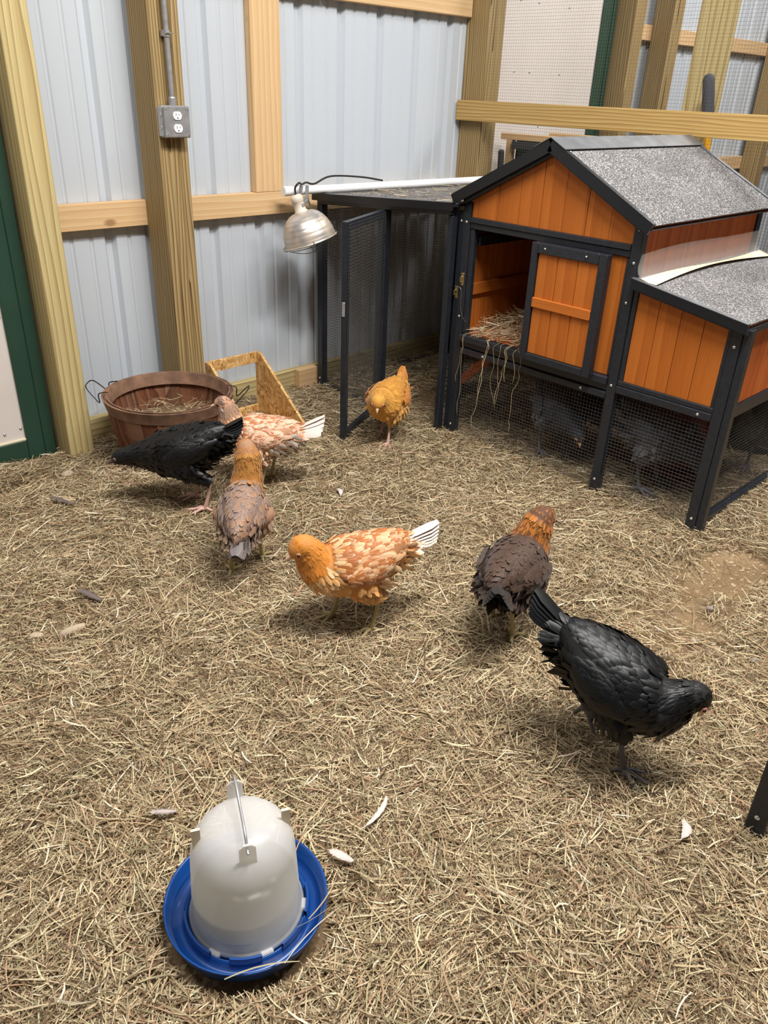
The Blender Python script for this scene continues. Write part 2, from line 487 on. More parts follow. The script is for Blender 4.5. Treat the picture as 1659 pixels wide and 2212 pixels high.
def sheet_profile(x0, x1):
    pts = []
    k = math.floor((x0 - RIB0) / 0.2286) - 1
    raw = []
    while RIB0 + k * 0.2286 < x1 + 0.3:
        c = RIB0 + k * 0.2286
        raw += [(c - 0.024, 0), (c - 0.011, 0.019), (c + 0.011, 0.019), (c + 0.024, 0)]
        for m in (0.0762, 0.1524):
            raw += [(c + m - 0.009, 0), (c + m - 0.004, 0.0045), (c + m + 0.004, 0.0045), (c + m + 0.009, 0)]
        k += 1
    return [(x0, 0)] + [(x, d) for x, d in raw if x0 + 0.001 < x < x1 - 0.001] + [(x1, 0)]
def sheet(x0, x1, z0, z1):
    pr = sheet_profile(x0, x1); mb = MB(); n = len(pr)
    for t in (0.0, 0.0012):
        for z in (z0, z1): mb.add([(x, YP + d + t, z) for x, d in pr], [])
    fs = []
    for i in range(n - 1):
        fs += [(i, i + 1, n + i + 1, n + i), (2 * n + i, 3 * n + i, 3 * n + i + 1, 2 * n + i + 1)]
    mb.f += fs
    put('steel_sheet', mb, 'panel', wall)
RB = lambda k: RIB0 + 0.2286 * (k + 0.12)
x = RB(11)
for a, b in ((10.25, 14), (14, 18), (18, 20.45)):
    sheet(max(RB(a), 1.06), RB(b) if b != 20.45 else 3.42, -0.02, 3.3)
for a, b in ((-3.1, -2.2), (-2.2, -1.3), (-1.3, -0.355), (4.60, 5.5), (5.5, 6.4), (6.4, 7.3), (7.3, 8.2)):
    sheet(a, b, -0.02, 3.3)

def girt(x0, x1, z0, z1):
    put('girt', MB().box(x0, x1, W, W + 0.038, z0, z1, 0.002), 'pine_x', wall)
girt(1.10, 2.45, 0.806, 0.896); girt(2.455, 3.355, 0.806, 0.896)
girt(1.10, 2.45, 1.610, 1.700); girt(2.455, 3.355, 1.610, 1.700)
girt(1.10, 3.355, 2.42, 2.51)
girt(4.70, 8.2, 0.842, 0.932); girt(4.70, 8.2, 1.610, 1.692); girt(4.70, 8.2, 2.42, 2.51)
put('sill_board', MB().box(1.10, 3.36, W, W + 0.038, -0.03, 0.094, 0.002), 'treat_x', wall, label='greenish treated sill board along the ground')
put('board_offcut', MB().box(2.250, 2.362, 2.853, W - 0.001, 0.0, 0.100, 0.002), 'pine_x', wall, label='short pine block against the sill board')
put('stud', MB().box(2.068, 2.210, W - 0.0005, W + 0.0375, 0.8965, 1.6095, 0.002), 'pine_z', wall, label='upright knotty pine board between the girts')
put('stud', MB().box(2.068, 2.210, W - 0.0005, W + 0.0375, 1.7005, 2.4195, 0.002), 'pine_z', wall)

def post(x0, x1, y0, y1, h, mat, parent, plies=3, label=None):
    if plies == 1:
        return put('post', MB().box(x0, x1, y0, y1, -0.03, h, 0.003), mat, parent, label=label)
    p = bpy.data.objects.new('post', None); COL.objects.link(p); p.parent = parent
    p.location = Vector(((x0 + x1) / 2, (y0 + y1) / 2, 0)) - wloc(parent)
    if label: p['label'] = label
    w = (x1 - x0) / plies
    for i in range(plies):
        j = 0.004 * ((i * 7 + int(x0 * 10)) % 3 - 1)
        put('ply_board', MB().box(x0 + i * w + 0.0008, x0 + (i + 1) * w - 0.0008, y0 + j * 0.5, y1, -0.03, h, 0.004), mat, p)
    return p
post(1.070, 1.162, 2.756, W - 0.0005, 3.2, 'treat_z', wall, 1, 'pale yellow treated post beside the green door')
post(1.557, 1.677, 2.754, W - 0.0005, 3.2, 'post_z', wall, 3, 'brown laminated post carrying the outlet box')
cp = post(3.362, 3.482, 2.790, 2.932, 3.2, 'post_z', wall, 3, 'laminated corner post where the wire partition starts')
post(4.590, 4.700, 2.76, W - 0.0005, 3.2, 'post_z', wall, 2, 'laminated post beside the far green door frame')
post(5.020, 5.130, 2.76, W - 0.0005, 3.2, 'post_z', wall, 3)
post(6.700, 6.815, 2.76, W - 0.0005, 3.2, 'post_z', wall, 3)

# ------------------------------------------------------------------ sliding doors of the barn
def barn_door(name, x0, x1, y, z0, stile, label, screws, sl):
    d = thing(name, ((x0 + x1) / 2, y, 0), label, None, kind='structure')
    H = 2.3
    put('board', MB().box(x0 + sl - 0.004, x1 - stile + 0.004, y + 0.012, y + 0.026, z0 + 0.075, H - 0.08, 0.001), 'white_board', d, label='off-white door board')
    for a, b in ((x0, x0 + sl), (x1 - stile, x1)):
        inn = 0.05
        s0 = put('stile', MB().box(a, b, y, y + 0.04, z0, H, 0.002), 'green', d)
        lip = (b - 0.040, b) if b == x1 else (a, a + sl * 0.4)
        put('edge_trim', MB().box(lip[0], lip[1], y - 0.006, y - 0.0002, z0, H, 0.002), 'green', s0)
    put('bottom_rail', MB().box(x0 + sl + 0.0005, x1 - stile - 0.0005, y + 0.002, y + 0.038, z0, z0 + 0.075, 0.002), 'green', d)
    put('bottom_bead', MB().box(x0 + sl + 0.0005, x1 - stile - 0.0005, y + 0.004, y + 0.0115, z0 + 0.0755, z0 + 0.083, 0.001), 'cream', d)
    put('top_rail', MB().box(x0 + sl + 0.0005, x1 - stile - 0.0005, y + 0.002, y + 0.038, H - 0.08, H, 0.002), 'green', d)
    sc = None
    for sx, sz in screws:
        if sc is None:
            mb = MB().lathe([(0.0, 0.004), (0.004, 0.003), (0.006, 0.0)], 10).xform(Matrix.Rotation(math.pi / 2, 4, 'X'))
            sc = put('screw', mb, 'steel', d, True, org=(0, 0, 0)); sc.location = Vector((sx, y + 0.0118, sz)) - wloc(d)
        else:
            share(sc, (sx, y + 0.0118, sz), d)
    return d
scr = [(0.885, z) for z in (0.125,)] + [(0.945, 0.135)] + [(0.945, z) for z in (0.55, 0.95, 1.35)] + [(0.55, 0.125), (0.2, 0.125)]
barn_door('door_1', -0.35, 1.056, 2.862, 0.012, 0.100, 'white barn door panel in dark green frame beside the pale post', scr, 0.100)
scr2 = [(3.85, 1.71), (4.12, 1.71), (3.83, 1.40), (4.10, 1.40), (3.96, 1.145), (4.3, 1.145), (3.7, 1.40), (3.7, 1.71)]
barn_door('door_2', 3.30 + 0.19, 4.560, 2.868, 0.012, 0.125, 'white barn door panel in green frame behind the wire partition', scr2, 0.008)
# header trim filling the wall above the doors
put('trim_1', MB().box(-0.6, 1.069, YP - 0.02, YP + 0.02, 2.32, 3.3), 'panel', None, kind='structure', label='steel wall strip above the left green door')
put('trim_2', MB().box(3.485, 4.585, YP - 0.02, YP + 0.02, 2.32, 3.3), 'panel', None, kind='structure', label='steel wall strip above the far green door')

# ------------------------------------------------------------------ wire partition on the right
XP = 3.360
part = thing('wall_right', (XP, 1.2, 0), 'wire mesh partition on timber rail right of the coop', None, kind='structure')
put('rail', MB().box(XP - 0.040, XP - 0.002, -1.2, 2.922, 1.172, 1.262, 0.002), 'rail_y', part, label='knotty timber rail across the wire partition')
put('bottom_board', MB().box(XP - 0.040, XP - 0.002, -1.2, 2.75, -0.02, 0.09, 0.002), 'rail_y', part)
put('post', MB().box(XP + 0.36, XP + 0.40, 1.773, 1.931, -0.03, 3.1, 0.003), 'treat_z', part, label='pale upright board behind the partition mesh')
put('post', MB().box(XP + 0.001, XP + 0.04, 0.10, 0.243, -0.03, 3.1, 0.003), 'treat_z', part)
mb = wire_grid(MB(), (XP, -1.2, 0.0), (0, 1, 0), (0, 0, 1), int(3.98 / 0.0127), int(2.6 / 0.0127), 3.985, 2.6, 0.00036)
put('wire_mesh', mb, 'galv', part, kind='stuff', label='square wire mesh stretched over the partition')

# ------------------------------------------------------------------ conduit and outlet box on the brown post
con = thing('conduit_pipe', (1.6115, 2.754, 1.2205), 'thin grey metal conduit running down the brown laminated post', 'conduit')
mb = MB().tube([(1.6125, 2.735, 1.246), (1.611, 2.735, 1.5), (1.606, 2.735, 3.1)], 0.0092, 12)
put('pipe', mb, 'steel', con, True)
mb = MB().lathe([(0.0, 0), (0.0125, 0), (0.0125, 0.022), (0.0105, 0.026), (0.0, 0.026)], 14, (1.6125, 2.735, 1.2205))
cpl = put('coupling', mb, 'steel', con, False)
put('set_screw', MB().tube([(1.624, 2.735, 1.236), (1.631, 2.733, 1.236)], 0.003, 6), 'screw', cpl)
mb = MB().lathe([(0.0098, -0.010), (0.0118, -0.010), (0.0118, 0.010), (0.0098, 0.010)], 14, (1.6115, 2.735, 1.435), close=True)
mb.box(1.597, 1.6245, 2.7355, 2.7538, 1.426, 1.444, 0.001)
stp = put('strap', mb, 'steel', con)
put('strap_screw', MB().tube([(1.602, 2.722, 1.436), (1.628, 2.720, 1.436)], 0.0026, 6), 'screw', stp)

box = thing('outlet_box', (1.611, 2.754, 1.1695), 'square metal outlet box with two white sockets on brown post', 'outlet')
bx0, bx1, bz0, bz1 = 1.559, 1.663, 1.118, 1.220
put('body', MB().box(bx0, bx1, 2.714, 2.7538, bz0, bz1, 0.006), 'steel', box)
cov = put('cover', MB().box(bx0 + 0.001, bx1 - 0.001, 2.7065, 2.7138, bz0 + 0.001, bz1 - 0.001, 0.006), 'steel', box)
for i, zc in enumerate((1.189, 1.149)):
    pl = [(1.611 + 0.0165 * math.cos(a), zc + 0.0150 * max(-0.86, min(0.86, math.sin(a)))) for a in np.linspace(0, 2 * math.pi, 24, endpoint=False)]
    s = put('socket', MB().prism(pl, 1, 2.7035, 2.708), 'outlet_white', box)
    sl = MB().box(1.6045, 1.6062, 2.7028, 2.7040, zc - 0.001, zc + 0.008, 0)
    put('slot', sl, 'slot', s); put('slot', MB().box(1.6160, 1.6175, 2.7028, 2.7040, zc, zc + 0.007, 0), 'slot', s)
    put('ground_slot', MB().tube([(1.611, 2.7042, zc - 0.007), (1.611, 2.7028, zc - 0.007)], 0.0025, 8), 'slot', s)
for sx, sz in ((bx0 + 0.010, bz0 + 0.010), (bx1 - 0.010, bz0 + 0.010), (bx0 + 0.010, bz1 - 0.010), (bx1 - 0.010, bz1 - 0.010), (1.611, 1.2115), (1.611, 1.1265), (1.611, 1.169)):
    put('screw', MB().tube([(sx, 2.7072, sz), (sx, 2.7052, sz)], 0.0032 if sx != 1.611 else 0.002, 8), 'screw', cov)
for kz in (1.15, 1.19):
    put('knockout', MB().tube([(bx0 + 0.0006, 2.735, kz), (bx0 - 0.0012, 2.735, kz)], 0.010, 12), 'steel', box)

#@@SECTION coop
# ------------------------------------------------------------------ chicken coop with run
XF, XB = 2.390, 3.285
coop = thing('chicken_coop', (2.83, 1.6, 0), 'orange wooden chicken coop with black frame, grey roof and wire run', 'chicken coop')
def cb(name, *a, mat='black', parent=coop, c=0.002, label=None):
    return put(name, MB().box(*a, c), mat, parent, label=label)
T = 0.034
# legs: front and back
YL, YM, YR = 1.995, 1.286, 0.906
cb('leg', XF, XF + T, YL, YL + T, 0, 0.935); cb('leg', XF, XF + T, YM, YM + T, 0, 0.945); cb('leg', XF, XF + T, YR, YR + T, 0, 0.712)
cb('leg', XB - T, XB, YL, YL + T, 0, 0.935); cb('leg', XB - T, XB, YM, YM + T, 0, 0.945); cb('leg', XB - T, XB, YR, YR + T, 0, 0.712)
# grooved face strips on the corner legs (second post of the side frame)
cb('side_post', XF + 0.004, XF + T, YR - 0.0245, YR - 0.0005, 0, 0.708); cb('side_post', XF + 0.004, XF + T, YL + T + 0.0005, YL + T + 0.024, 0, 0.905)
cb('inner_stile', XF + 0.006, XF + 0.028, YL - 0.022, YL - 0.0005, 0.452, 0.848); cb('inner_stile', XF + 0.006, XF + 0.028, YM + T + 0.0005, YM + T + 0.012, 0.452, 0.848)
cb('inner_stile', XF + 0.006, XF + 0.03, YM - 0.017, YM - 0.0005, 0.44, 0.755); cb('inner_stile', XF + 0.006, XF + 0.03, YR + T + 0.0005, YR + T + 0.014, 0.44, 0.700)
# rails front
y0, y1 = YM + T + 0.0005, YL - 0.0005
cb('rail', XF - 0.004, XF + 0.03, y0, y1, 0.870, 0.889); cb('rail', XF + 0.002, XF + 0.03, y0, y1, 0.8485, 0.8695)
cb('rail', XF - 0.012, XF + 0.03, y0, y1, 0.424, 0.450); cb('rail', XF + 0.004, XF + 0.03, y0, y1, 0.400, 0.4235)
cb('rail', XF - 0.003, XF + 0.028, y0, y1, 0.372, 0.396)
ny0, ny1 = YR + T + 0.0005, YM - 0.0005
cb('rail', XF + 0.004, XF + 0.03, ny0, ny1, 0.4285, 0.446); cb('rail', XF, XF + 0.03, ny0, ny1, 0.402, 0.428)
# side rails along the -y side of the nest box and back rails
cb('rail', XF + T + 0.0005, XB - T - 0.0005, YR, YR + 0.03, 0.402, 0.446); cb('rail', XF + T + 0.0005, XB - T - 0.0005, YR, YR + 0.03, 0.0, 0.038)
cb('rail', XF + T + 0.0005, XB - T - 0.0005, YM + 0.003, YM + 0.031, 0.402, 0.446); cb('rail', XF + T + 0.0005, XB - T - 0.0005, YL + 0.003, YL + 0.031, 0.402, 0.446)
cb('rail', XB - 0.03, XB - 0.001, ny0, ny1, 0.402, 0.44); cb('rail', XB - 0.03, XB - 0.001, y0, y1, 0.402, 0.44); cb('rail', XB - 0.03, XB - 0.001, y0, y1, 0.86, 0.889)
cb('rail', XB - 0.03, XB - 0.001, ny0, ny1, 0.0, 0.036); cb('rail', XB - 0.03, XB - 0.001, y0, y1, 0.0, 0.036)
# house floor
put('house_floor', MB().box(XF + 0.0305, XB - 0.031, YM + 0.0325, YL - 0.003, 0.428, 0.446), 'redwood_x', coop)
put('nest_floor', MB().box(XF + 0.0305, XB - 0.031, YR + 0.0325, YM - 0.003, 0.428, 0.446), 'redwood_x', coop)

# gable with separate boards
DROP = 0.207
RZ, RY = 1.150, 1.657    # underside line of roof at ridge / at wall lines
def roof_z(y): return RZ - abs(y - RY) * (DROP / 0.404)
def group(name, loc, label=None):
    p = bpy.data.objects.new(name, None); COL.objects.link(p); p.parent = coop; p.location = Vector(loc) - wloc(coop)
    if label: p['label'] = label
    return p
gab = group('gable', (XF, RY, 0.89), 'orange boarded gable under the roof')
bw = (y1 - y0) / 7.3
ya = y0
k = 0
while ya < y1 - 0.002:
    yb = min(ya + bw, y1); g = 0.0011
    a, b = ya + g, yb - g
    poly = [(a, 0.8895), (b, 0.8895), (b, roof_z(b) - 0.003)] + ([(RY, roof_z(RY) - 0.003)] if a < RY < b else []) + [(a, roof_z(a) - 0.003)]
    put('board', MB().prism(poly, 0, XF + 0.008 + 0.001 * (k % 2), XF + 0.02), 'orange_z', gab)
    ya = yb; k += 1
put('back_gable', MB().prism([(y0, 0.8895), (y1, 0.8895), (y1, roof_z(y1)), (RY, RZ), (y0, roof_z(y0))], 0, XB - 0.02, XB - 0.008), 'orange_z', coop)
# black barge boards on the gable
for s in (1, -1):
    e = (RY + s * 0.372)
    mb = MB().obox((XF - 0.002, RY + s * 0.006, roof_z(RY) - 0.010), (XF - 0.002, e, roof_z(e) - 0.010), 0.020, 0.036, up=(0, s * 0.5, 1))
    put('barge_board', mb, 'black', coop)

def boards(name, axis, a0, a1, n, build, mat, label=None, parent=None):
    p = group(name, build(a0, a1, True), label) if parent is None else parent
    w = (a1 - a0) / n
    for i in range(n):
        put('board', build(a0 + i * w + 0.0011, a0 + (i + 1) * w - 0.0011, False), mat, p)
    return p
# left wall of house (seen from inside), right wall above nest, back wall
boards('left_wall', 0, XF + 0.0345, XB - 0.0345, 11, lambda a, b, c: (a, 2.0, 0.45) if c else MB().box(a, b, 2.004, 2.018, 0.4465, 0.93, 0.002), 'orange_z', 'inner side wall of orange boards')
boards('right_wall', 0, XF + 0.0345, XB - 0.0345, 11, lambda a, b, c: (a, 1.3, 0.45) if c else MB().box(a, b, YM + 0.008, YM + 0.022, 0.4465, 0.945, 0.002), 'redwood_z', 'upper side wall of red-orange boards')
boards('back_wall', 1, y0, y1, 7, lambda a, b, c: (XB, a, 0.45) if c else MB().box(XB - 0.024, XB - 0.010, a, b, 0.4405, 0.8595, 0.002), 'orange_z')
cb('inner_batten', XF + 0.036, XB - 0.05, 1.992, 2.0035, 0.596, 0.640, mat='orange_x')
cb('inner_rail', XF + 0.036, XB - 0.05, 1.968, 2.0035, 0.785, 0.822)
# fixed front boards right of the opening
boards('front_wall', 1, YM + T + 0.0125, 1.668, 4, lambda a, b, c: (XF, a, 0.45) if c else MB().box(XF + 0.012, XF + 0.024, a, b, 0.4505, 0.848, 0.002), 'orange_z', 'fixed orange boards behind the door')
# door slid open
dy0, dy1, dz0, dz1 = 1.372, 1.672, 0.440, 0.852
door = group('house_door', (XF - 0.03, (dy0 + dy1) / 2, dz0), 'orange boarded door in black frame')
DX0, DX1 = XF - 0.046, XF - 0.0135
def cd(name, *a, mat='black', c=0.002): return put(name, MB().box(*a, c), mat, door)
cd('stile', DX0, DX1, dy1 - 0.026, dy1, dz0, dz1); cd('stile', DX0, DX1, dy0, dy0 + 0.030, dz0, dz1)
cd('top_rail', DX0, DX1, dy0 + 0.0305, dy1 - 0.0265, dz1 - 0.034, dz1); cd('bottom_rail', DX0, DX1, dy0 + 0.0305, dy1 - 0.0265, dz0, dz0 + 0.026)
w = (dy1 - dy0 - 0.057) / 3
for i in range(3):
    a = dy0 + 0.0305 + i * w
    cd('board', DX0 + 0.010, DX0 + 0.022, a + 0.0008, a + w - 0.0008, dz0 + 0.0265, dz1 - 0.0345, mat='orange_z')
cd('batten', DX0 - 0.001, DX0 + 0.0098, dy0 + 0.0315, dy1 - 0.0275, 0.634, 0.668, mat='orange_y')
def bolt(x, y, z, parent, r=0.0055, d=-1):
    mb = MB().lathe([(0.0, 0.004), (r * 0.6, 0.0034), (r, 0.0012), (r, 0.0)], 10)
    mb.xform(Matrix.Translation((x, y, z)) @ Matrix.Rotation(-math.pi / 2, 4, 'Y'))
    return put('bolt', mb, 'screw', parent, True)
for y, z in ((1.615, 0.836), (1.45, 0.836)): bolt(DX0, y, z, door, 0.004)
for y, z in ((2.0125, 0.870), (1.3025, 0.9365), (1.3025, 0.834), (1.3040, 0.7075), (0.923, 0.65), (2.0118, 0.5165), (1.304, 0.424), (2.012, 0.06), (1.303, 0.066), (0.922, 0.06)):
    bolt(XF, y, z, coop)
for y, z in ((1.873, 0.385), (1.419, 0.385)): bolt(XF - 0.003, y, z, coop)
bolt(XF, 0.985, 0.415, coop); bolt(XF + 0.004, 2.041, 0.870, coop)
# latch plates on the left leg
for y, z in ((2.008, 0.66), (2.038, 0.605)):
    x = XF if y < 2.03 else XF + 0.004
    lp = put('latch_plate', MB().box(x - 0.003, x - 0.0003, y - 0.0075, y + 0.0075, z - 0.024, z + 0.024, 0.001), 'brass', coop)
    put('keeper', MB().tube([(x - 0.003, y, z + 0.010), (x - 0.014, y, z + 0.008), (x - 0.014, y, z - 0.008), (x - 0.003, y, z - 0.010)], 0.0022, 6), 'brass', lp)
put('latch_wire', MB().tube(crom([(XF - 0.016, 2.038, 0.61), (XF - 0.012, 2.020, 0.63), (XF - 0.01, 2.003, 0.62), (XF - 0.012, 1.998, 0.56), (XF - 0.01, 1.985, 0.52), (XF + 0.0, 1.972, 0.50)], 5), 0.0011, 5), 'galv', coop)

# roof: two slopes, felt on deck, black metal edge, ridge cap
RX0, RX1 = 2.362, 3.306
def slope(s):
    p = group('roof_slope', ((RX0 + RX1) / 2, RY + s * 0.2, 1.05), 'grey granular felt roof slope with black edges')
    r0 = Vector((0, RY, RZ + 0.006)); e = Vector((0, RY + s * 0.404, RZ + 0.006 - DROP)); d = (e - r0).normalized(); n = Vector((0, -d.z * s, d.y * s))
    if n.z < 0: n = -n
    def sl(name, x0, x1, a, b, h0, h1, mat):
        L = (e - r0).length
        q = [r0 + d * a + n * h0, r0 + d * (L + b) + n * h0, r0 + d * (L + b) + n * h1, r0 + d * a + n * h1]
        return put(name, MB().prism([(v.y, v.z) for v in q], 0, x0, x1), mat, p)
    sl('deck', RX0 + 0.004, RX1 - 0.004, 0.0, -0.002, 0.0, 0.010, 'redwood_x')
    sl('felt', RX0 + 0.0105, RX1 - 0.0105, 0.0, 0.006, 0.0102, 0.0135, 'felt')
    sl('edge_trim', RX0 - 0.004, RX0 + 0.0038, 0.0, 0.004, -0.020, 0.0150, 'black_metal'); sl('edge_cap', RX0 - 0.004, RX0 + 0.016, 0.0, 0.004, 0.0152, 0.0168, 'black_metal')
    sl('edge_trim', RX1 - 0.0038, RX1 + 0.004, 0.0, 0.004, -0.020, 0.0150, 'grey_metal'); sl('edge_cap', RX1 - 0.016, RX1 + 0.004, 0.0, 0.004, 0.0152, 0.0168, 'grey_metal')
    sl('eave_strip', RX0 + 0.004, RX1 - 0.004, 0.450, 0.0062, -0.006, -0.0003, 'black')
    for x, a in ((RX0 + 0.030, 0.06), (RX0 + 0.03, 0.38), (RX1 - 0.03, 0.38), (RX1 - 0.3, 0.2)):
        q = r0 + d * a + n * 0.0135
        mb = MB().lathe([(0, 0.002), (0.003, 0.0016), (0.0045, 0)], 8)
        mb.xform(Matrix.Translation((x, q.y, q.z)) @ n.to_track_quat('Z', 'Y').to_matrix().to_4x4())
        put('nail', mb, 'screw', p, True)
slope(1); slope(-1)
sl_ = DROP / 0.404
for s in (1, -1):
    q = [(RY, RZ + 0.0275), (RY + s * 0.062, RZ + 0.0275 - sl_ * 0.062), (RY + s * 0.062, RZ + 0.0295 - sl_ * 0.062), (RY, RZ + 0.0298)]
    put('ridge_cap', MB().prism(q if s > 0 else q[::-1], 0, RX0 - 0.006, RX1 + 0.006), 'grey_metal', coop, label='worn grey metal ridge cap')

# nest box
ztop = lambda y: 0.700 + (y - 0.906) * (0.062 / 0.38)
nw = (YM - 0.0175 - (YR + T + 0.0145)) / 4
nf = group('nest_front', (XF, 1.1, 0.45), 'orange boarded nest box front')
for i in range(4):
    a = YR + T + 0.0145 + i * nw + 0.001; b = a + nw - 0.002
    put('board', MB().prism([(a, 0.4465), (b, 0.4465), (b, ztop(b) - 0.012), (a, ztop(a) - 0.012)], 0, XF + 0.012, XF + 0.024), 'orange_z', nf)
mb = MB().obox((XF + 0.014, ny1, ztop(ny1) + 0.002), (XF + 0.014, ny0, ztop(ny0) + 0.002), 0.026, 0.026)
put('rail', mb, 'black', coop)
boards('nest_side', 0, XF + 0.0345, XB - 0.0345, 11, lambda a, b, c: (a, YR, 0.45) if c else MB().box(a, b, YR + 0.006, YR + 0.018, 0.4465, 0.7, 0.002), 'redwood_z', 'red-orange boarded nest box side')
lid = group('nest_lid', (2.83, 1.09, 0.75), 'sloping grey felt lid of the nest box')
LX0, LX1 = 2.366, 3.306
lq = lambda h0, h1, ya, yb: [(ya, ztop(ya) + h0), (yb, ztop(yb) + h0), (yb, ztop(yb) + h1), (ya, ztop(ya) + h1)]
put('deck', MB().prism(lq(0.016, 0.026, 0.896, 1.284), 0, LX0 + 0.004, LX1 - 0.004), 'redwood_x', lid)
put('felt', MB().prism(lq(0.0262, 0.030, 0.890, 1.284), 0, LX0 + 0.0105, LX1 - 0.0105), 'felt', lid)
put('edge_trim', MB().prism(lq(0.002, 0.0315, 0.888, 1.2855), 0, LX0 - 0.004, LX0 + 0.0038), 'black_metal', lid)
put('edge_cap', MB().prism(lq(0.0318, 0.0334, 0.888, 1.2855), 0, LX0 - 0.004, LX0 + 0.017), 'grey_metal', lid)
put('edge_trim', MB().prism(lq(0.002, 0.0315, 0.888, 1.2855), 0, LX1 - 0.0038, LX1 + 0.004), 'grey_metal', lid)
put('front_drip', MB().prism(lq(-0.002, 0.0155, 0.888, 0.897), 0, LX0 + 0.004, LX1 - 0.004), 'black', lid)
# vinyl strip: cream foot on the lid, clear flap standing against the house wall
fl = group('weather_strip', (2.8, 1.26, 0.78), 'clear plastic weather strip with cream foot')
N = 26; cm = MB(); km = MB()
def strip_mesh(mb, rows, th):
    n = len(rows[0]); m = len(rows)
    for t in (0, th):
        mb.add([(p[0], p[1] - t * 0.5, p[2] + t) for r in rows for p in r], [])
    o = m * n; fs = []
    for i in range(m - 1):
        for j in range(n - 1):
            a, b, c, d = i * n + j, i * n + j + 1, (i + 1) * n + j + 1, (i + 1) * n + j
            fs += [(a, b, c, d), (o + d, o + c, o + b, o + a)]
    for j in range(n - 1): fs += [(j, o + j, o + j + 1, j + 1), ((m - 1) * n + j + 1, o + (m - 1) * n + j + 1, o + (m - 1) * n + j, (m - 1) * n + j)]
    mb.f += fs
rows_c, rows_k = [], []
for i in range(N + 1):
    t = i / N; x = LX0 + 0.012 + t * 0.90
    wv = 0.018 * math.sin(t * math.pi * 1.0) ** 2 + 0.006 * math.sin(t * 9)
    yf = 1.205 + 0.03 * math.sin(t * math.pi) ; zf = ztop(1.21) + 0.034 + 0.012 * math.sin(t * math.pi)
    yb = 1.262; zb = ztop(1.262) + 0.036 + 0.004 * math.sin(t * 7)
    rows_c.append([(x, yf, zf), (x, (yf + yb) / 2, (zf + zb) / 2 - 0.003), (x, yb, zb)])
    zt = zb + 0.072 + 0.010 * math.sin(t * 3.0)
    rows_k.append([(x, yb + 0.0012, zb + 0.0012), (x, yb + 0.012, zb + 0.012), (x, yb + 0.0165, zb + 0.035), (x, yb + 0.010, zt)])
strip_mesh(cm, rows_c, 0.0015); strip_mesh(km, rows_k, 0.0012)
put('foot', cm, 'cream', fl, True); put('clear_flap', km, 'clear', fl, True)

# wire mesh under house and nest
G = 0.0127
def panel(name, o, u, v, lu, lv, r=0.00055, parent=coop, mat='wire'):
    return put(name, wire_grid(MB(), o, u, v, max(1, round(lu / G)), max(1, round(lv / G)), lu, lv, r), mat, parent, kind='stuff')
panel('wire_mesh', (XF + 0.020, ny0, 0.0), (0, 1, 0), (0, 0, 1), ny1 - ny0, 0.402)
panel('wire_mesh', (XF + 0.020, y0, 0.0), (0, 1, 0), (0, 0, 1), y1 - y0, 0.372)
panel('wire_mesh', (XF + T, YR + 0.015, 0.038), (1, 0, 0), (0, 0, 1), XB - XF - 2 * T, 0.364)
panel('wire_mesh', (XB - 0.015, ny0, 0.036), (0, 1, 0), (0, 0, 1), ny1 - ny0, 0.366)
panel('wire_mesh', (XB - 0.015, y0, 0.036), (0, 1, 0), (0, 0, 1), y1 - y0, 0.366)
# ramp from house down into the run
RA, RB_ = Vector((3.00, 2.045, 0.40)), Vector((2.78, 2.365, 0.03))
rp = put('ramp', MB().obox(RA, RB_, 0.16, 0.012, up=(0, 0, 1)), 'redwood_y', coop)
sdv = (RB_ - RA).cross(Vector((0, 0, 1))).normalized()
for i in range(6):
    c = RA.lerp(RB_, (i + 0.5) / 6) + Vector((0, 0, 0.014))
    put('cleat', MB().obox(c - sdv * 0.078, c + sdv * 0.078, 0.014, 0.010), 'redwood_x', rp)

# ---- run frame
RFX = 2.346; RYL, RYR = 2.801, 2.0295
run = group('run_frame', (2.8, 2.4, 0), 'black framed wire run with low felt roof')
def cr(name, *a, mat='black'): return put(name, MB().box(*a, 0.002), mat, run)
rz = lambda y: 0.872 + (2.835 - y) * (0.050 / 0.8)
cr('post', RFX, RFX + T, RYL, RYL + T, 0, 0.844); cr('post', XB - T - 0.012, XB - 0.012, RYL, RYL + T, 0, 0.842)
cr('post', RFX, RFX + 0.03, 2.398, 2.428, 0, 0.866)
cr('post', RFX + 0.012, RFX + 0.043, 2.0545, 2.078, 0, 0.888); 
for xa in (RFX, XB - 0.046):
    put('top_rail', MB().obox((xa + 0.017, 2.835, rz(2.835) - 0.016), (xa + 0.017, 2.055, rz(2.055) - 0.016), T, 0.026), 'black', run)
put('top_rail', MB().box(RFX + T + 0.0005, XB - 0.047, RYL + 0.006, RYL + T, rz(2.835) - 0.029, rz(2.835) - 0.003), 'black', run)
cr('bottom_rail', RFX + 0.004, RFX + 0.03, 2.4285, 2.8005, 0.0, 0.028); cr('bottom_rail', RFX + T + 0.0005, XB - T - 0.0125, RYL + 0.006, RYL + 0.032, 0.0, 0.028)
put('door_sill', MB().box(RFX + 0.004, RFX + 0.03, 2.0785, 2.3975, -0.01, 0.010), 'black', run)
rr = put('roof_deck', MB().prism([(2.842, rz(2.842)), (2.036, rz(2.036)), (2.036, rz(2.036) + 0.010), (2.842, rz(2.842) + 0.010)], 0, RFX - 0.012, XB + 0.005), 'black', run)
put('roof_felt', MB().prism([(2.842, rz(2.842) + 0.0102), (2.036, rz(2.036) + 0.0102), (2.036, rz(2.036) + 0.0135), (2.842, rz(2.842) + 0.0135)], 0, RFX + 0.002, XB + 0.003), 'felt', run, label='dusty grey felt on the run roof')
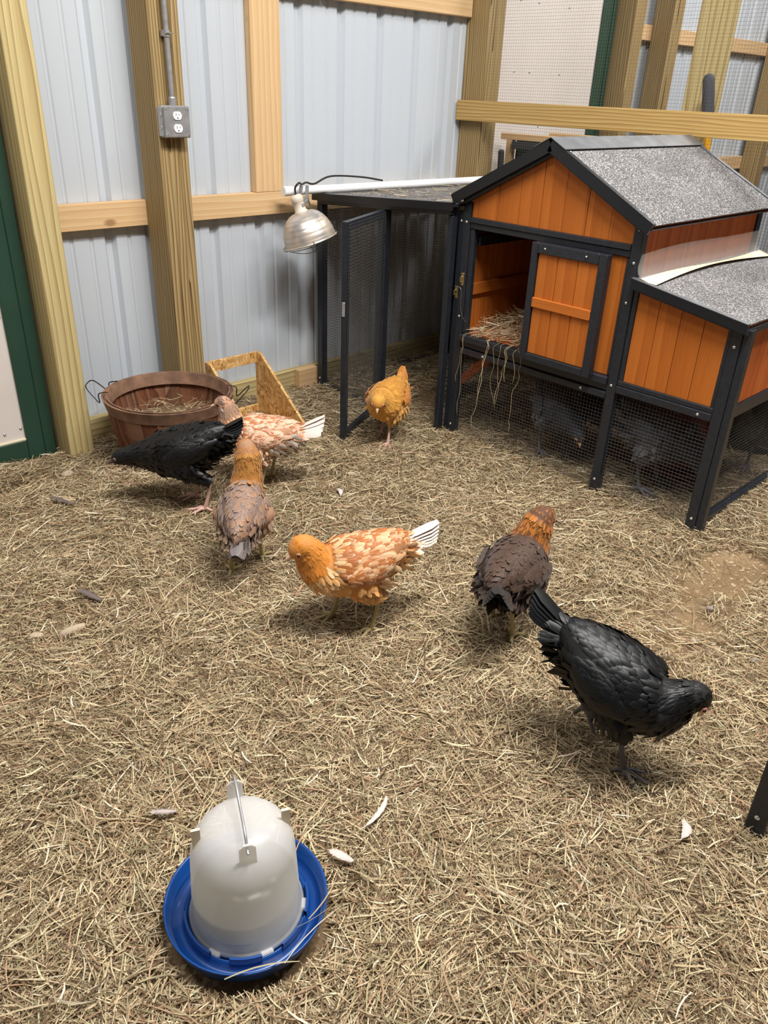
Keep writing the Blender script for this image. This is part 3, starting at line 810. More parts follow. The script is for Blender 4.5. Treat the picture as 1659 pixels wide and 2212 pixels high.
put('roof_edge', MB().prism([(2.844, rz(2.844) - 0.012), (2.034, rz(2.034) - 0.012), (2.034, rz(2.034) + 0.015), (2.844, rz(2.844) + 0.015)], 0, RFX - 0.022, RFX - 0.0125), 'black_metal', run)
put('roof_edge', MB().prism([(2.844, rz(2.844) + 0.0152), (2.034, rz(2.034) + 0.0152), (2.034, rz(2.034) + 0.0166), (2.844, rz(2.844) + 0.0166)], 0, RFX - 0.022, RFX + 0.010), 'black_metal', run)
panel('wire_mesh', (RFX + 0.016, 2.4285, 0.028), (0, 1, 0), (0, 0, 1), 0.372, 0.815, parent=run)
panel('wire_mesh', (RFX + T, RYL + 0.02, 0.028), (1, 0, 0), (0, 0, 1), XB - RFX - 2 * T - 0.012, 0.812, parent=run)
panel('wire_mesh', (XB - 0.03, 2.07, 0.02), (0, 1, 0), (0, 0, 1), 0.73, 0.83, parent=run)
bolt(RFX, 2.818, 0.055, run)
# run door standing open
hx, hy = RFX - 0.014, 2.402; fx, fy = 1.975, 2.232
rd = group('run_door', (hx, hy, 0.03), 'narrow wire run door standing open')
dirv = Vector((fx - hx, fy - hy, 0)); L = dirv.length; dirv.normalize(); nrm = Vector((-dirv.y, dirv.x, 0))
DZ0, DZ1, FW = 0.028, 0.872, 0.030
def dp(a, z, o=0): return Vector((hx, hy, 0)) + dirv * a + nrm * o + Vector((0, 0, z))
put('stile', MB().obox(dp(FW / 2, DZ0), dp(FW / 2, DZ1), FW, 0.022, up=nrm), 'black', rd)
fs_ = put('stile', MB().obox(dp(L - FW / 2, DZ0), dp(L - FW / 2, DZ1), FW, 0.022, up=nrm), 'black', rd)
put('top_rail', MB().obox(dp(FW + 0.0005, DZ1 - FW / 2), dp(L - FW - 0.0005, DZ1 - FW / 2), 0.022, FW), 'black', rd)
put('bottom_rail', MB().obox(dp(FW + 0.0005, DZ0 + 0.013), dp(L - FW - 0.0005, DZ0 + 0.013), 0.022, 0.026), 'black', rd)
panel('wire_mesh', dp(0.010, DZ0 + 0.01, 0.0135), dirv, (0, 0, 1), L - 0.02, DZ1 - DZ0 - 0.02, parent=rd)
put('latch', MB().obox(dp(L + 0.002, 0.53), dp(L + 0.002, 0.585), 0.012, 0.004, up=dirv), 'steel', rd)
for z in (0.16, 0.46, 0.76):
    put('hinge', MB().tube([dp(-0.004, z - 0.02, 0.008), dp(-0.004, z + 0.02, 0.008)], 0.004, 8), 'black_metal', rd)

#@@SECTION props
# ------------------------------------------------------------------ pvc pipe on the run roof
pv = thing('pvc_pipe', (2.7, 2.77, 0.90), 'long white plastic pipe lying across the run roof', 'pipe')
P0, P1 = Vector((2.150, 2.815, 0.9055)), Vector((3.335, 2.700, 0.9148))
put('pipe', MB().tube([P0, P1], 0.0165, 18), 'plastic_white', pv, True)
d = (P1 - P0).normalized()
put('coupling', MB().tube([P0 - d * 0.002, P0 + d * 0.034], 0.0195, 18), 'plastic_white', pv, True)

# ------------------------------------------------------------------ clamp lamp
ldir = Vector((0.23, -0.21, -0.93)).normalized()
LC = Vector((2.150, 2.700, 0.838))          # neck of reflector
lamp = thing('clamp_lamp', LC, 'dusty aluminium clamp lamp hanging from the white pipe', 'lamp')
q = (-ldir).to_track_quat('Z', 'X').to_matrix().to_4x4()
TL = Matrix.Translation(LC) @ q
prof = []
hh = 0.118
for i in range(40):
    t = i / 39
    r = 0.026 + (0.110 - 0.026) * math.sin(t * math.pi / 2) ** 0.85
    z = -hh * (1 - math.cos(t * math.pi / 2)) ** 0.9
    gr = 0.0011 * (1 if (i % 5 == 0 and i > 8) else 0)
    prof.append((r - gr, z))
prof += [(0.1135, -hh), (0.1145, -hh - 0.002), (0.1125, -hh - 0.004), (0.1085, -hh - 0.002)]
prof += [(r - 0.0022, z - 0.0006) for r, z in prof[-5::-1]]
put('reflector', MB().lathe(prof, 56).xform(TL), 'alu', lamp, True)
put('rim_bead', MB().lathe([(0.1135 + 0.0016 * math.cos(a), -hh - 0.001 + 0.0016 * math.sin(a)) for a in np.linspace(0, 2 * math.pi, 8, endpoint=False)], 56, close=True).xform(TL), 'alu', lamp, True)
sk = put('socket', MB().lathe([(0, 0.070), (0.012, 0.070), (0.021, 0.066), (0.0255, 0.058), (0.0255, 0.042), (0.0232, 0.040), (0.0232, 0.007), (0.0275, 0.004), (0.0275, -0.003), (0, -0.003)], 28).xform(TL), 'ceramic', lamp, True)
put('collar', MB().lathe([(0.0234, 0.018), (0.0246, 0.018), (0.0246, 0.030), (0.0234, 0.030)], 28, a0=-1.0, a1=0.6, close=True).xform(TL), 'steel', sk)
put('vent_ring', MB().lathe([(0.0235, -0.002), (0.0262, -0.0025), (0.0262, 0.001), (0.0235, 0.001)], 28, close=True).xform(TL), 'alu', lamp, True)
for a in range(8):
    an = a * math.pi / 4 + 0.3; p = TL @ Vector((0.0375 * math.cos(an), 0.0375 * math.sin(an), -0.0055)); p2 = TL @ Vector((0.0375 * math.cos(an), 0.0375 * math.sin(an), -0.0085))
    put('vent_hole', MB().tube([p + (p - p2) * 0.6, p2], 0.003, 8), 'slot', lamp)
for an in (0.2, 1.77, 3.34, 4.91):
    p = [TL @ Vector((r * math.cos(an), r * math.sin(an), z)) for r, z in ((0.105, -hh + 0.012), (0.119, -hh + 0.002), (0.117, -hh - 0.008), (0.104, -hh - 0.012))]
    put('guard_clip', MB().tube(p, 0.0016, 6), 'galv', lamp)
gw = [TL @ Vector((0.10 * math.cos(a), 0.10 * math.sin(a), -hh - 0.012)) for a in np.linspace(0, 2 * math.pi, 33)]
put('guard_ring', MB().tube(gw, 0.0014, 6), 'galv', lamp)
for an in (0.2, 1.77):
    c, s = math.cos(an), math.sin(an)
    put('guard_wire', MB().tube([TL @ Vector((0.10 * k * c, 0.10 * k * s, -hh - 0.012 - 0.035 * (1 - k * k))) for k in np.linspace(-1, 1, 13)], 0.0014, 6), 'galv', lamp)
hw = [TL @ Vector(p) for p in ((0.112, 0, -hh + 0.006), (0.09, 0.0, -0.02), (0.06, 0.03, 0.0), (0.03, 0.02, 0.004))]
st = TL @ Vector((0, 0, 0.068))
top = P0 + d * 0.085 + Vector((0, 0, 0.022))
cord = crom([st, st + Vector((-0.002, 0.0, 0.028)), st + Vector((0.015, -0.004, 0.046)), top + Vector((-0.01, -0.02, 0.004)), top + Vector((0.03, 0.0, 0.008)), top + Vector((0.12, 0.055, -0.006)), top + Vector((0.22, 0.062, 0.020)), top + Vector((0.40, 0.06, 0.010)), top + Vector((0.55, 0.075, -0.012))], 6)
put('cord', MB().tube(cord, 0.0042, 8), 'rubber', lamp, True)
cl = P0 + d * 0.075
cj = [cl + Vector((0.0, -0.022, 0.020)), cl + Vector((0.005, -0.026, -0.01)), cl + Vector((0.004, -0.010, -0.034)), cl + Vector((-0.02, -0.03, -0.045))]
put('clamp_jaw', MB().obox(cl + Vector((-0.005, -0.0245, 0.022)), cl + Vector((-0.030, -0.030, -0.052)), 0.020, 0.004, up=(0, 1, 0)), 'steel', lamp)
put('clamp_jaw', MB().obox(cl + Vector((0.03, -0.020, 0.0215)), cl + Vector((0.016, -0.030, -0.050)), 0.018, 0.004, up=(0, 1, 0)), 'steel', lamp)
spc = [cl + Vector((-0.028 + 0.0011 * i, -0.030 + 0.007 * math.cos(i * 0.9), -0.032 + 0.007 * math.sin(i * 0.9))) for i in range(44)]
put('spring', MB().tube(spc, 0.0014, 5), 'steel', lamp)
put('clamp_handle', MB().tube(crom([cl + Vector((0.02, -0.03, -0.03)), cl + Vector((0.035, -0.032, -0.062)), cl + Vector((0.018, -0.033, -0.068)), cl + Vector((0.006, -0.032, -0.064))], 5), 0.0022, 6), 'galv', lamp)
arm = crom([cl + Vector((-0.026, -0.03, -0.045)), LC + Vector((0.03, -0.0, 0.045)), LC + Vector((0.012, 0.0, 0.035))], 6)
put('swivel_arm', MB().tube(arm, 0.004, 8), 'steel', lamp)
put('hang_wire', MB().tube(crom([cl + Vector((0.02, -0.022, 0.018)), cl + Vector((0.032, -0.025, -0.03)), cl + Vector((0.048, -0.03, -0.075)), TL @ Vector((0.075, 0.03, -0.035))], 6), 0.0015, 6), 'galv', lamp)

# ------------------------------------------------------------------ bushel basket
BC = Vector((1.395, 2.560, 0.004)); BH = 0.262; RT, RBt = 0.236, 0.176
bask = thing('bushel_basket', BC, 'weathered brown bushel basket with wire handles beside the brown post', 'basket')
NS = 22
for i in range(NS):
    a0 = 2 * math.pi * i / NS + (0.004 if i % 2 else -0.012); a1 = 2 * math.pi * (i + 1) / NS - (0.004 if i % 2 else -0.012)
    off = 0.0025 * (i % 2)
    mb = MB(); vs = []
    zt = BH - 0.004 + 0.006 * ((i * 5) % 3 == 0)
    for rr_ in (0.0, 0.004):
        for z, r in ((0.0, RBt), (0.06, RBt + 0.021), (0.15, RBt + 0.043), (zt, RT - 0.003)):
            for a in np.linspace(a0, a1, 4): vs.append(((r - off - rr_) * math.cos(a), (r - off - rr_) * math.sin(a), z))
    fs = []
    for r_ in (0, 16):
        for z in range(3):
            for k in range(3):
                q4 = (r_ + z * 4 + k, r_ + z * 4 + k + 1, r_ + z * 4 + k + 5, r_ + z * 4 + k + 4); fs.append(q4 if r_ == 0 else q4[::-1])
    for z in range(3): fs += [(z * 4, z * 4 + 4, 16 + z * 4 + 4, 16 + z * 4), (z * 4 + 3, 16 + z * 4 + 3, 16 + z * 4 + 7, z * 4 + 7)]
    for k in range(3): fs += [(12 + k, 13 + k, 29 + k, 28 + k), (k, 16 + k, 17 + k, 1 + k)]
    mb.add([(v[0] + BC.x, v[1] + BC.y, v[2] + BC.z) for v in vs], fs)
    put('stave', mb, 'stave_red' if i % 3 else 'stave_z', bask)
put('bottom', MB().lathe([(0, 0.006), (RBt - 0.008, 0.006), (RBt - 0.008, 0.012), (0, 0.012)], 40, BC), 'stave_x', bask)
def hoop(r, z0, z1, t, nm='hoop', slope_=0.012):
    return put(nm, MB().lathe([(r, z0), (r + slope_, z1), (r + slope_ + t, z1), (r + t, z0)], 56, BC, close=True), 'hoop', bask, False)
hoop(RT - 0.0125, BH - 0.042, BH + 0.002, 0.006, 'rim_hoop'); hoop(RT - 0.027, BH - 0.040, BH + 0.004, 0.005, 'inner_hoop', 0.013)
hoop(RT - 0.024 + 0.006, BH - 0.034, BH - 0.000, 0.004, 'lap_hoop', 0.011)
hoop(RBt + 0.008, 0.018, 0.044, 0.005, 'base_hoop', 0.008)
for an in (math.radians(136), math.radians(-44)):
    er = Vector((math.cos(an), math.sin(an), 0)); et = Vector((-math.sin(an), math.cos(an), 0)); b0 = BC + er * (RT + 0.006) + Vector((0, 0, BH - 0.02))
    pts = [b0 + et * 0.062 - er * 0.034 + Vector((0, 0, 0.034)), b0 + et * 0.062 + Vector((0, 0, 0.026)), b0 + et * 0.062 + Vector((0, 0, -0.006)), b0 + et * 0.058 + er * 0.012,
           b0 + et * 0.042 + er * 0.05 + Vector((0, 0, 0.040)), b0 + er * 0.058 + Vector((0, 0, 0.046)), b0 - et * 0.042 + er * 0.05 + Vector((0, 0, 0.040)),
           b0 - et * 0.058 + er * 0.012, b0 - et * 0.062 + Vector((0, 0, -0.006)), b0 - et * 0.062 + Vector((0, 0, 0.026)), b0 - et * 0.062 - er * 0.034 + Vector((0, 0, 0.034))]
    put('wire_handle', MB().tube(crom(pts, 4), 0.0022, 6), 'wire_dark', bask, True)

# ------------------------------------------------------------------ strand-board box
ob = thing('strand_board_box', (1.78, 2.55, 0), 'open strand board feed box between basket and sill board', 'box')
side = [(2.375, 0.0), (2.708, 0.0), (2.708, 0.296), (2.672, 0.292), (2.655, 0.278), (2.375, 0.058)]
put('side_panel', MB().prism(side, 0, 1.896, 1.908), 'osb', ob); put('side_panel', MB().prism(side, 0, 1.648, 1.660), 'osb', ob)
put('top_strip', MB().box(1.6605, 1.8955, 2.696, 2.708, 0.250, 0.296, 0.001), 'osb', ob)
put('back_strip', MB().box(1.6605, 1.8955, 2.696, 2.708, 0.0, 0.062, 0.001), 'osb', ob)
put('front_strip', MB().box(1.6605, 1.8955, 2.376, 2.388, 0.0, 0.058, 0.001), 'osb', ob)
put('base', MB().box(1.6605, 1.8955, 2.3885, 2.6955, 0.006, 0.016, 0.001), 'osb', ob)

# ------------------------------------------------------------------ waterer
WC = Vector((0.474, 0.772, 0.010))
wt = thing('poultry_waterer', WC, 'white plastic poultry waterer standing in a round blue trough', 'waterer')
def lw(name, prof, mat, parent=wt, n=64, close=False, smooth=True, **kw):
    return put(name, MB().lathe(prof, n, WC, close=close, **kw), mat, parent, smooth)
tr = lw('trough', [(0.0, 0.002), (0.122, 0.002), (0.131, 0.016), (0.139, 0.044), (0.1405, 0.047), (0.138, 0.048), (0.1355, 0.045), (0.128, 0.018), (0.121, 0.010), (0.112, 0.010), (0.108, 0.014), (0.106, 0.026), (0.104, 0.027), (0.102, 0.020), (0.0, 0.020)], 'blue')
for a0, a1 in ((-2.45, -1.95), (-1.60, -1.05), (-0.95, -0.40), (0.1, 0.8), (1.2, 2.0), (2.6, 3.5)):
    lw('lug_wall', [(0.1035, 0.0205), (0.1075, 0.0205), (0.1075, 0.036), (0.1035, 0.036)], 'blue', tr, 8, True, False, a0=a0, a1=a1)
lw('water', [(0.1085, 0.0215), (0.1285, 0.0215)], 'water', wt)
dome = [(0.0975, 0.022), (0.0995, 0.026), (0.0965, 0.030), (0.0945, 0.034), (0.0935, 0.050), (0.0925, 0.052), (0.0865, 0.170), (0.0855, 0.178), (0.083, 0.188), (0.077, 0.204), (0.066, 0.218), (0.050, 0.228), (0.030, 0.234), (0.0, 0.236)]
dome = [tuple(p) for p in dome]
lw('jar', dome, 'milky')
lw('held_water', [(0.0, 0.024), (0.0905, 0.024), (0.0895, 0.050), (0.0878, 0.088), (0.0, 0.088)], 'water_in')
for an in (-2.75, -1.85, -0.75, 0.6, 1.9):
    mb = MB().box(0.094, 0.1035, -0.011, 0.011, 0.0205, 0.030, 0.002).xform(Matrix.Translation(WC) @ Matrix.Rotation(an, 4, 'Z'))
    put('jar_lug', mb, 'milky', wt)
VA = math.radians(-116)    # handle axis: nearest tab towards the camera
for i in range(4):
    an = VA + i * math.pi / 2
    if i % 2 == 0:
        mb = MB().prism([(-0.014, 0.214), (0.014, 0.214), (0.013, 0.250), (0.006, 0.256), (-0.006, 0.256), (-0.013, 0.250)], 0, 0.064, 0.068)
    else:
        mb = MB().prism([(-0.0025, 0.196), (0.0025, 0.196), (0.0025, 0.238), (-0.0025, 0.238)], 0, 0.066, 0.080)
    mb.xform(Matrix.Translation(WC) @ Matrix.Rotation(an, 4, 'Z'))
    put('handle_tab' if i % 2 == 0 else 'top_fin', mb, 'milky' if i % 2 == 0 else 'cream', wt)
ex = Vector((math.cos(VA), math.sin(VA), 0))
hp = [WC + ex * 0.074 + Vector((0, 0, 0.244)), WC + ex * 0.066 + Vector((0, 0, 0.247)), WC + ex * 0.045 + Vector((0, 0, 0.262)), WC + Vector((0, 0, 0.268)), WC - ex * 0.04 + Vector((0, 0, 0.276)), WC - ex * 0.066 + Vector((0, 0, 0.268)), WC - ex * 0.072 + Vector((0, 0, 0.244))]
put('wire_handle', MB().tube(crom(hp, 6), 0.0024, 8), 'steel', wt, True)

# ------------------------------------------------------------------ black leg at the right edge
bl = thing('frame_leg', (1.328, 0.236, 0), 'black square frame leg at the right edge of the hay', 'frame leg')
put('leg_half', MB().box(1.310, 1.328, 0.214, 0.252, 0.0, 0.78, 0.002), 'black', bl); put('leg_half', MB().box(1.3285, 1.347, 0.216, 0.252, 0.0, 0.78, 0.002), 'black', bl)
put('bolt', MB().lathe([(0, 0.003), (0.004, 0.002), (0.0055, 0)], 10).xform(Matrix.Translation((1.310, 0.234, 0.06)) @ Matrix.Rotation(-math.pi / 2, 4, 'Y')), 'screw', bl, True)

# ------------------------------------------------------------------ things beyond the partition
tool = thing('long_handled_tool', (3.62, 1.62, 0), 'long yellow tool handle with dark foam grip leaning behind the partition', 'tool')
A0, A1 = Vector((3.64, 1.50, 0.02)), Vector((3.60, 1.775, 1.402))
dd = (A1 - A0)
put('shaft', MB().tube([A0 + dd * 0.02, A0 + dd * 0.86], 0.014, 14), 'yellow', tool, True)
gp = [A0 + dd * t for t in (0.835, 0.84, 0.87, 0.95, 0.985, 0.997, 1.0)]
put('grip', MB().tube(gp, [0.019, 0.024, 0.025, 0.025, 0.024, 0.017, 0.006], 16), 'grip', tool, True)
put('blade', MB().box(3.60, 3.68, 1.36, 1.62, 0.0, 0.03), 'grey_metal', tool)
hut = thing('wire_hutch', (3.78, 2.55, 0), 'wood framed hutch with hexagonal wire behind the coop roof', 'hutch')
hx0, hx1, hy0, hy1, hz0, hz1 = 3.56, 3.96, 2.02, 2.775, 0.0, 1.120
def hb(n, *a, mat='pine_z'): return put(n, MB().box(*a, 0.002), mat, hut)
hb('frame_post', hx0, hx0 + 0.035, hy1 - 0.035, hy1, hz0, hz1 - 0.0305); hb('frame_post', hx0, hx0 + 0.035, hy0, hy0 + 0.035, hz0, hz1 - 0.0305)
hb('frame_post', hx1 - 0.035, hx1, hy1 - 0.035, hy1, hz0, hz1 - 0.0305); hb('frame_post', hx1 - 0.035, hx1, hy0, hy0 + 0.035, hz0, hz1 - 0.0305)
hb('top_rail', hx0, hx0 + 0.035, hy0, hy1 + 0.04, hz1 - 0.030, hz1, mat='pine_y'); hb('top_rail', hx1 - 0.035, hx1, hy0, hy1, hz1 - 0.030, hz1, mat='pine_y')
hb('grey_rail', hx0 - 0.016, hx0 - 0.0005, hy0 + 0.02, hy1 - 0.045, hz1 - 0.070, hz1 - 0.034, mat='grip')
hb('green_back', hx0 + 0.036, hx0 + 0.042, hy0 + 0.036, hy1 - 0.036, 0.1, hz1 - 0.031, mat='green')
put('grey_handle', MB().obox((hx0 + 0.01, hy1 + 0.035, 1.04), (hx0 + 0.01, hy1 + 0.022, 0.80), 0.03, 0.03, c=0.008), 'grip', hut)
hexm = MB(); hs = 0.016
for r in range(14):
    for c in range(22):
        cy = hy0 + 0.05 + c * hs * 1.732 + (r % 2) * hs * 0.866; cz = hz1 - 0.08 - r * hs * 1.5
        if cy > hy1 - 0.045: continue
        P = [Vector((hx0 + 0.012, cy + hs * math.sin(k * math.pi / 3), cz + hs * math.cos(k * math.pi / 3))) for k in range(6)]
        for k in (0, 1, 2): hexm.tube([P[k], P[k + 1]], 0.0009, 3, False)
put('hex_wire', hexm, 'galv', hut, kind='stuff')

# ------------------------------------------------------------------ under the coop: feeder
fd = thing('poultry_feeder', (2.80, 1.19, 0.0), 'dark red poultry feeder standing under the nest box', 'feeder')
FC = Vector((2.80, 1.19, 0.012))
put('pan', MB().lathe([(0, 0.0), (0.12, 0.0), (0.135, 0.05), (0.130, 0.05), (0.116, 0.008), (0, 0.008)], 36, FC), 'maroon', fd, True)
put('hopper', MB().lathe([(0.088, 0.030), (0.082, 0.30), (0.07, 0.31), (0, 0.31)], 36, FC), 'maroon', fd, True)

#@@SECTION hay
# ------------------------------------------------------------------ hay
HAY = np.array([lin(c) for c in ((228, 208, 168), (214, 192, 150), (200, 176, 136), (188, 164, 126), (178, 164, 124), (166, 138, 104), (190, 152, 118), (138, 114, 82), (116, 92, 66), (206, 194, 154), (238, 222, 190))])
HAYP = np.array([.14, .13, .11, .10, .10, .11, .08, .10, .08, .03, .02]); HAYP /= HAYP.sum()
def straws(pos, yaw, pitch, length, width, rs, bend=0.35, segs=3, droop=None, colp=HAYP, dark=1.0):
    """ribbons of hay: returns verts, quads, colours"""
    n = len(pos); K = segs + 1
    t = np.linspace(-0.5, 0.5, K)[None, :, None]
    d = np.stack([np.cos(yaw) * np.cos(pitch), np.sin(yaw) * np.cos(pitch), np.sin(pitch)], -1)[:, None, :]
    s = np.stack([-np.sin(yaw), np.cos(yaw), 0 * yaw], -1)[:, None, :]
    u = np.cross(d, s)
    b1 = (rs.randn(n) * bend)[:, None, None] * length[:, None, None]; b2 = (rs.randn(n) * bend * 0.4)[:, None, None] * length[:, None, None]
    c = pos[:, None, :] + d * t * length[:, None, None] + s * b1 * (t * t - 0.08) + u * b2 * (t * t - 0.08)
    if droop is not None: c[..., 2] -= (droop[:, None] * (t[..., 0] + 0.5) ** 2)
    roll = rs.uniform(-1.0, 1.0, n)[:, None, None]
    wv = (s * np.cos(roll) + u * np.sin(roll)) * (width[:, None, None] / 2)
    tp = np.array([0.75] + [1.0] * (K - 2) + [0.45])[None, :, None]
    v = np.stack([c - wv * tp, c + wv * tp], 2).reshape(-1, 3)
    base = (np.arange(n) * K * 2)[:, None]
    q = np.concatenate([base + np.array([[2 * i, 2 * i + 1, 2 * i + 3, 2 * i + 2]]) for i in range(segs)], 1).reshape(-1, 4)
    ci = rs.choice(len(HAY), n, p=colp)
    col = HAY[ci] * np.array([0.94, 0.955, 0.99]) * rs.uniform(0.62, 1.14, (n, 1)) * dark
    return v, q, np.repeat(col, K * 2, 0)
def hay_mesh(name, v, q, col):
    me = bpy.data.meshes.new(name)
    me.vertices.add(len(v)); me.vertices.foreach_set('co', v.astype(np.float32).ravel())
    me.loops.add(q.size); me.loops.foreach_set('vertex_index', q.astype(np.int32).ravel())
    me.polygons.add(len(q)); me.polygons.foreach_set('loop_start', np.arange(0, q.size, 4, dtype=np.int32))
    me.update(calc_edges=True)
    a = me.color_attributes.new('Col', 'FLOAT_COLOR', 'POINT')
    c = np.ones((len(v), 4), np.float32); c[:, :3] = col; a.data.foreach_set('color', c.ravel())
    me.materials.append(M['hay'])
    return me

# twelve different tufts, scattered by geometry nodes
clump_col = bpy.data.collections.new('hay_tufts')
NCL = 14
for k in range(NCL):
    rs = np.random.RandomState(100 + k)
    n = 230
    rad = 0.105 * np.sqrt(rs.rand(n)); an = rs.rand(n) * 2 * np.pi
    z = 0.003 + 0.026 * rs.rand(n) * (1 - (rad / 0.125) ** 2)
    pos = np.stack([rad * np.cos(an), rad * np.sin(an), z], -1)
    pref = rs.rand() * np.pi
    yaw = np.where(rs.rand(n) < 0.4, pref + rs.randn(n) * 0.35, rs.rand(n) * 2 * np.pi)
    ln = np.clip(rs.gamma(3.2, 0.0140, n), 0.012, 0.13)
    v, q, c = straws(pos, yaw, rs.randn(n) * 0.13, ln, rs.uniform(0.0009, 0.0027, n), rs, 0.20)
    v[:, 2] = np.maximum(v[:, 2], 0.0005)
    o = bpy.data.objects.new('hay_tuft_%02d' % k, hay_mesh('hay_tuft', v, q, c))
    clump_col.objects.link(o)

def blocked(x, y, m=0.0):
    if math.hypot(x - WC.x, y - WC.y) < 0.142 + m: return True
    if math.hypot(x - BC.x, y - BC.y) < 0.18 + m * 0.5: return True
    if 1.62 < x < 1.93 and 2.36 - m * .3 < y < 2.72: return True
    return False
def sparse(x, y):
    """0 full hay .. 1 bare dirt"""
    s = 0.0
    for cx, cy, rx, ry, a in ((1.86, 0.70, 0.36, 0.22, 0.97), (2.25, 0.70, 0.45, 0.26, 0.95), (1.62, 0.52, 0.14, 0.12, 0.8), (0.90, 2.66, 0.38, 0.15, 0.93), (0.45, 2.52, 0.45, 0.18, 0.9), (0.56, 1.74, 0.16, 0.08, 0.8), (2.72, 2.35, 0.30, 0.42, 0.93), (2.95, 1.5, 0.42, 0.8, 0.9), (0.62, 1.05, 0.05, 0.05, 0.6)):
        s = max(s, a * max(0.0, 1.25 - math.hypot((x - cx) / rx, (y - cy) / ry) ** 2 * 0.9))
    return min(s, 0.96)
rs = np.random.RandomState(5)
pts, rots, scls, idxs = [], [], [], []
def in_view(x, y):
    # rough wedge seen by the camera, with margin
    a = math.degrees(math.atan2(y, x)); dist = math.hypot(x, y)
    return 0.12 < dist < 4.6 and -24 < a < 124
target = 6300; tries = 0
while len(pts) < target and tries < 60000:
    tries += 1
    x = rs.uniform(-1.2, 3.34); y = rs.uniform(-0.6, 2.88)
    if not in_view(x, y) or rs.rand() < sparse(x, y): continue
    m = 0.130 if math.hypot(x - WC.x, y - WC.y) < 0.4 else 0.075
    if blocked(x, y, m): continue
    if y > 2.80: y = 2.80 - rs.rand() * 0.02
    sc = rs.uniform(0.8, 1.25)
    if x > 3.22: continue
    pts.append((x, y, gh(x, y) + rs.uniform(-0.003, 0.009))); rots.append((rs.randn() * 0.07, rs.randn() * 0.07, rs.rand() * 6.283)); scls.append(sc); idxs.append(rs.randint(NCL))
me = bpy.data.meshes.new('hay_bedding')
me.from_pydata(pts, [], [])
for nm, typ, dat in (('rot', 'FLOAT_VECTOR', np.array(rots)), ('scl', 'FLOAT', np.array(scls)), ('idx', 'INT', np.array(idxs))):
    at = me.attributes.new(nm, typ, 'POINT')
    at.data.foreach_set('vector' if typ == 'FLOAT_VECTOR' else 'value', dat.ravel().astype(np.int32 if typ == 'INT' else np.float32))
hay = bpy.data.objects.new('hay_bedding', me); COL.objects.link(hay)
tag(hay, 'loose dry hay bedding scattered over the dirt floor', 'hay', kind='stuff')
ng = bpy.data.node_groups.new('scatter_tufts', 'GeometryNodeTree')
ng.interface.new_socket('Geometry', in_out='INPUT', socket_type='NodeSocketGeometry'); ng.interface.new_socket('Geometry', in_out='OUTPUT', socket_type='NodeSocketGeometry')
gi = ng.nodes.new('NodeGroupInput'); go = ng.nodes.new('NodeGroupOutput')
ci = ng.nodes.new('GeometryNodeCollectionInfo'); ci.inputs[0].default_value = clump_col; ci.inputs[1].default_value = True; ci.inputs[2].default_value = True
ip = ng.nodes.new('GeometryNodeInstanceOnPoints'); ip.inputs['Pick Instance'].default_value = True
def attr(nm, typ):
    a = ng.nodes.new('GeometryNodeInputNamedAttribute'); a.data_type = typ; a.inputs[0].default_value = nm; return a.outputs[0]
ng.links.new(gi.outputs[0], ip.inputs['Points']); ng.links.new(ci.outputs[0], ip.inputs['Instance'])
ng.links.new(attr('idx', 'INT'), ip.inputs['Instance Index'])
e2r = ng.nodes.new('FunctionNodeEulerToRotation'); ng.links.new(attr('rot', 'FLOAT_VECTOR'), e2r.inputs[0]); ng.links.new(e2r.outputs[0], ip.inputs['Rotation'])
ng.links.new(attr('scl', 'FLOAT'), ip.inputs['Scale'])
ng.links.new(ip.outputs[0], go.inputs[0])
md = hay.modifiers.new('scatter', 'NODES'); md.node_group = ng

# loose longer stems lying on top
rs = np.random.RandomState(9); pp = []
while len(pp) < 6600:
    x = rs.uniform(-1.2, 3.3); y = rs.uniform(-0.6, 2.72)
    if not in_view(x, y) or blocked(x, y, 0.022): continue
    if rs.rand() < 0.55 * sparse(x, y): continue
    if rs.rand() > 1.3 / (0.6 + math.hypot(x, y) * 0.35): continue
    pp.append((x, y, gh(x, y) + 0.006 + (0.021 * rs.rand() + 0.002) * (1 - sparse(x, y) * 0.9)))
for k in range(3800):          # short stems packed round the trough
    a_ = rs.rand() * 6.283; r_ = 0.150 + 0.120 * rs.rand()
    pp.append((WC.x + r_ * math.cos(a_), WC.y + r_ * math.sin(a_), 0.004 + 0.020 * rs.rand()))
pp = np.array(pp); n = len(pp)
ln = np.clip(rs.gamma(4, 0.018, n), 0.03, 0.20)
for i, p in enumerate(pp):
    if blocked(p[0], p[1], 0.13): ln[i] = min(ln[i], 0.010 + 1.5 * max(0.0, math.hypot(p[0] - WC.x, p[1] - WC.y) - 0.142)) if math.hypot(p[0] - WC.x, p[1] - WC.y) < 0.3 else min(ln[i], 0.045)
v, q, c = straws(pp, rs.rand(n) * 6.283, rs.randn(n) * 0.05, ln, rs.uniform(0.0012, 0.0031, n), rs, 0.20, 5)
v[:, 2] = np.maximum(v[:, 2], 0.002)
o = bpy.data.objects.new('hay_stems', hay_mesh('hay_stems', v, q, c)); COL.objects.link(o)
tag(o, 'longer pale hay stems lying on top of the bedding', 'hay', kind='stuff')

def hay_heap(name, label, pos, yaw, pitch, ln, wd, seed, bend=0.5, droop=None, segs=5, parent=None):
    rs = np.random.RandomState(seed)
    v, q, c = straws(pos, yaw, pitch, ln, wd, rs, bend, segs, droop)
    o = bpy.data.objects.new(name, hay_mesh(name, v, q, c)); COL.objects.link(o)
    tag(o, label, 'hay', kind='stuff'); return o
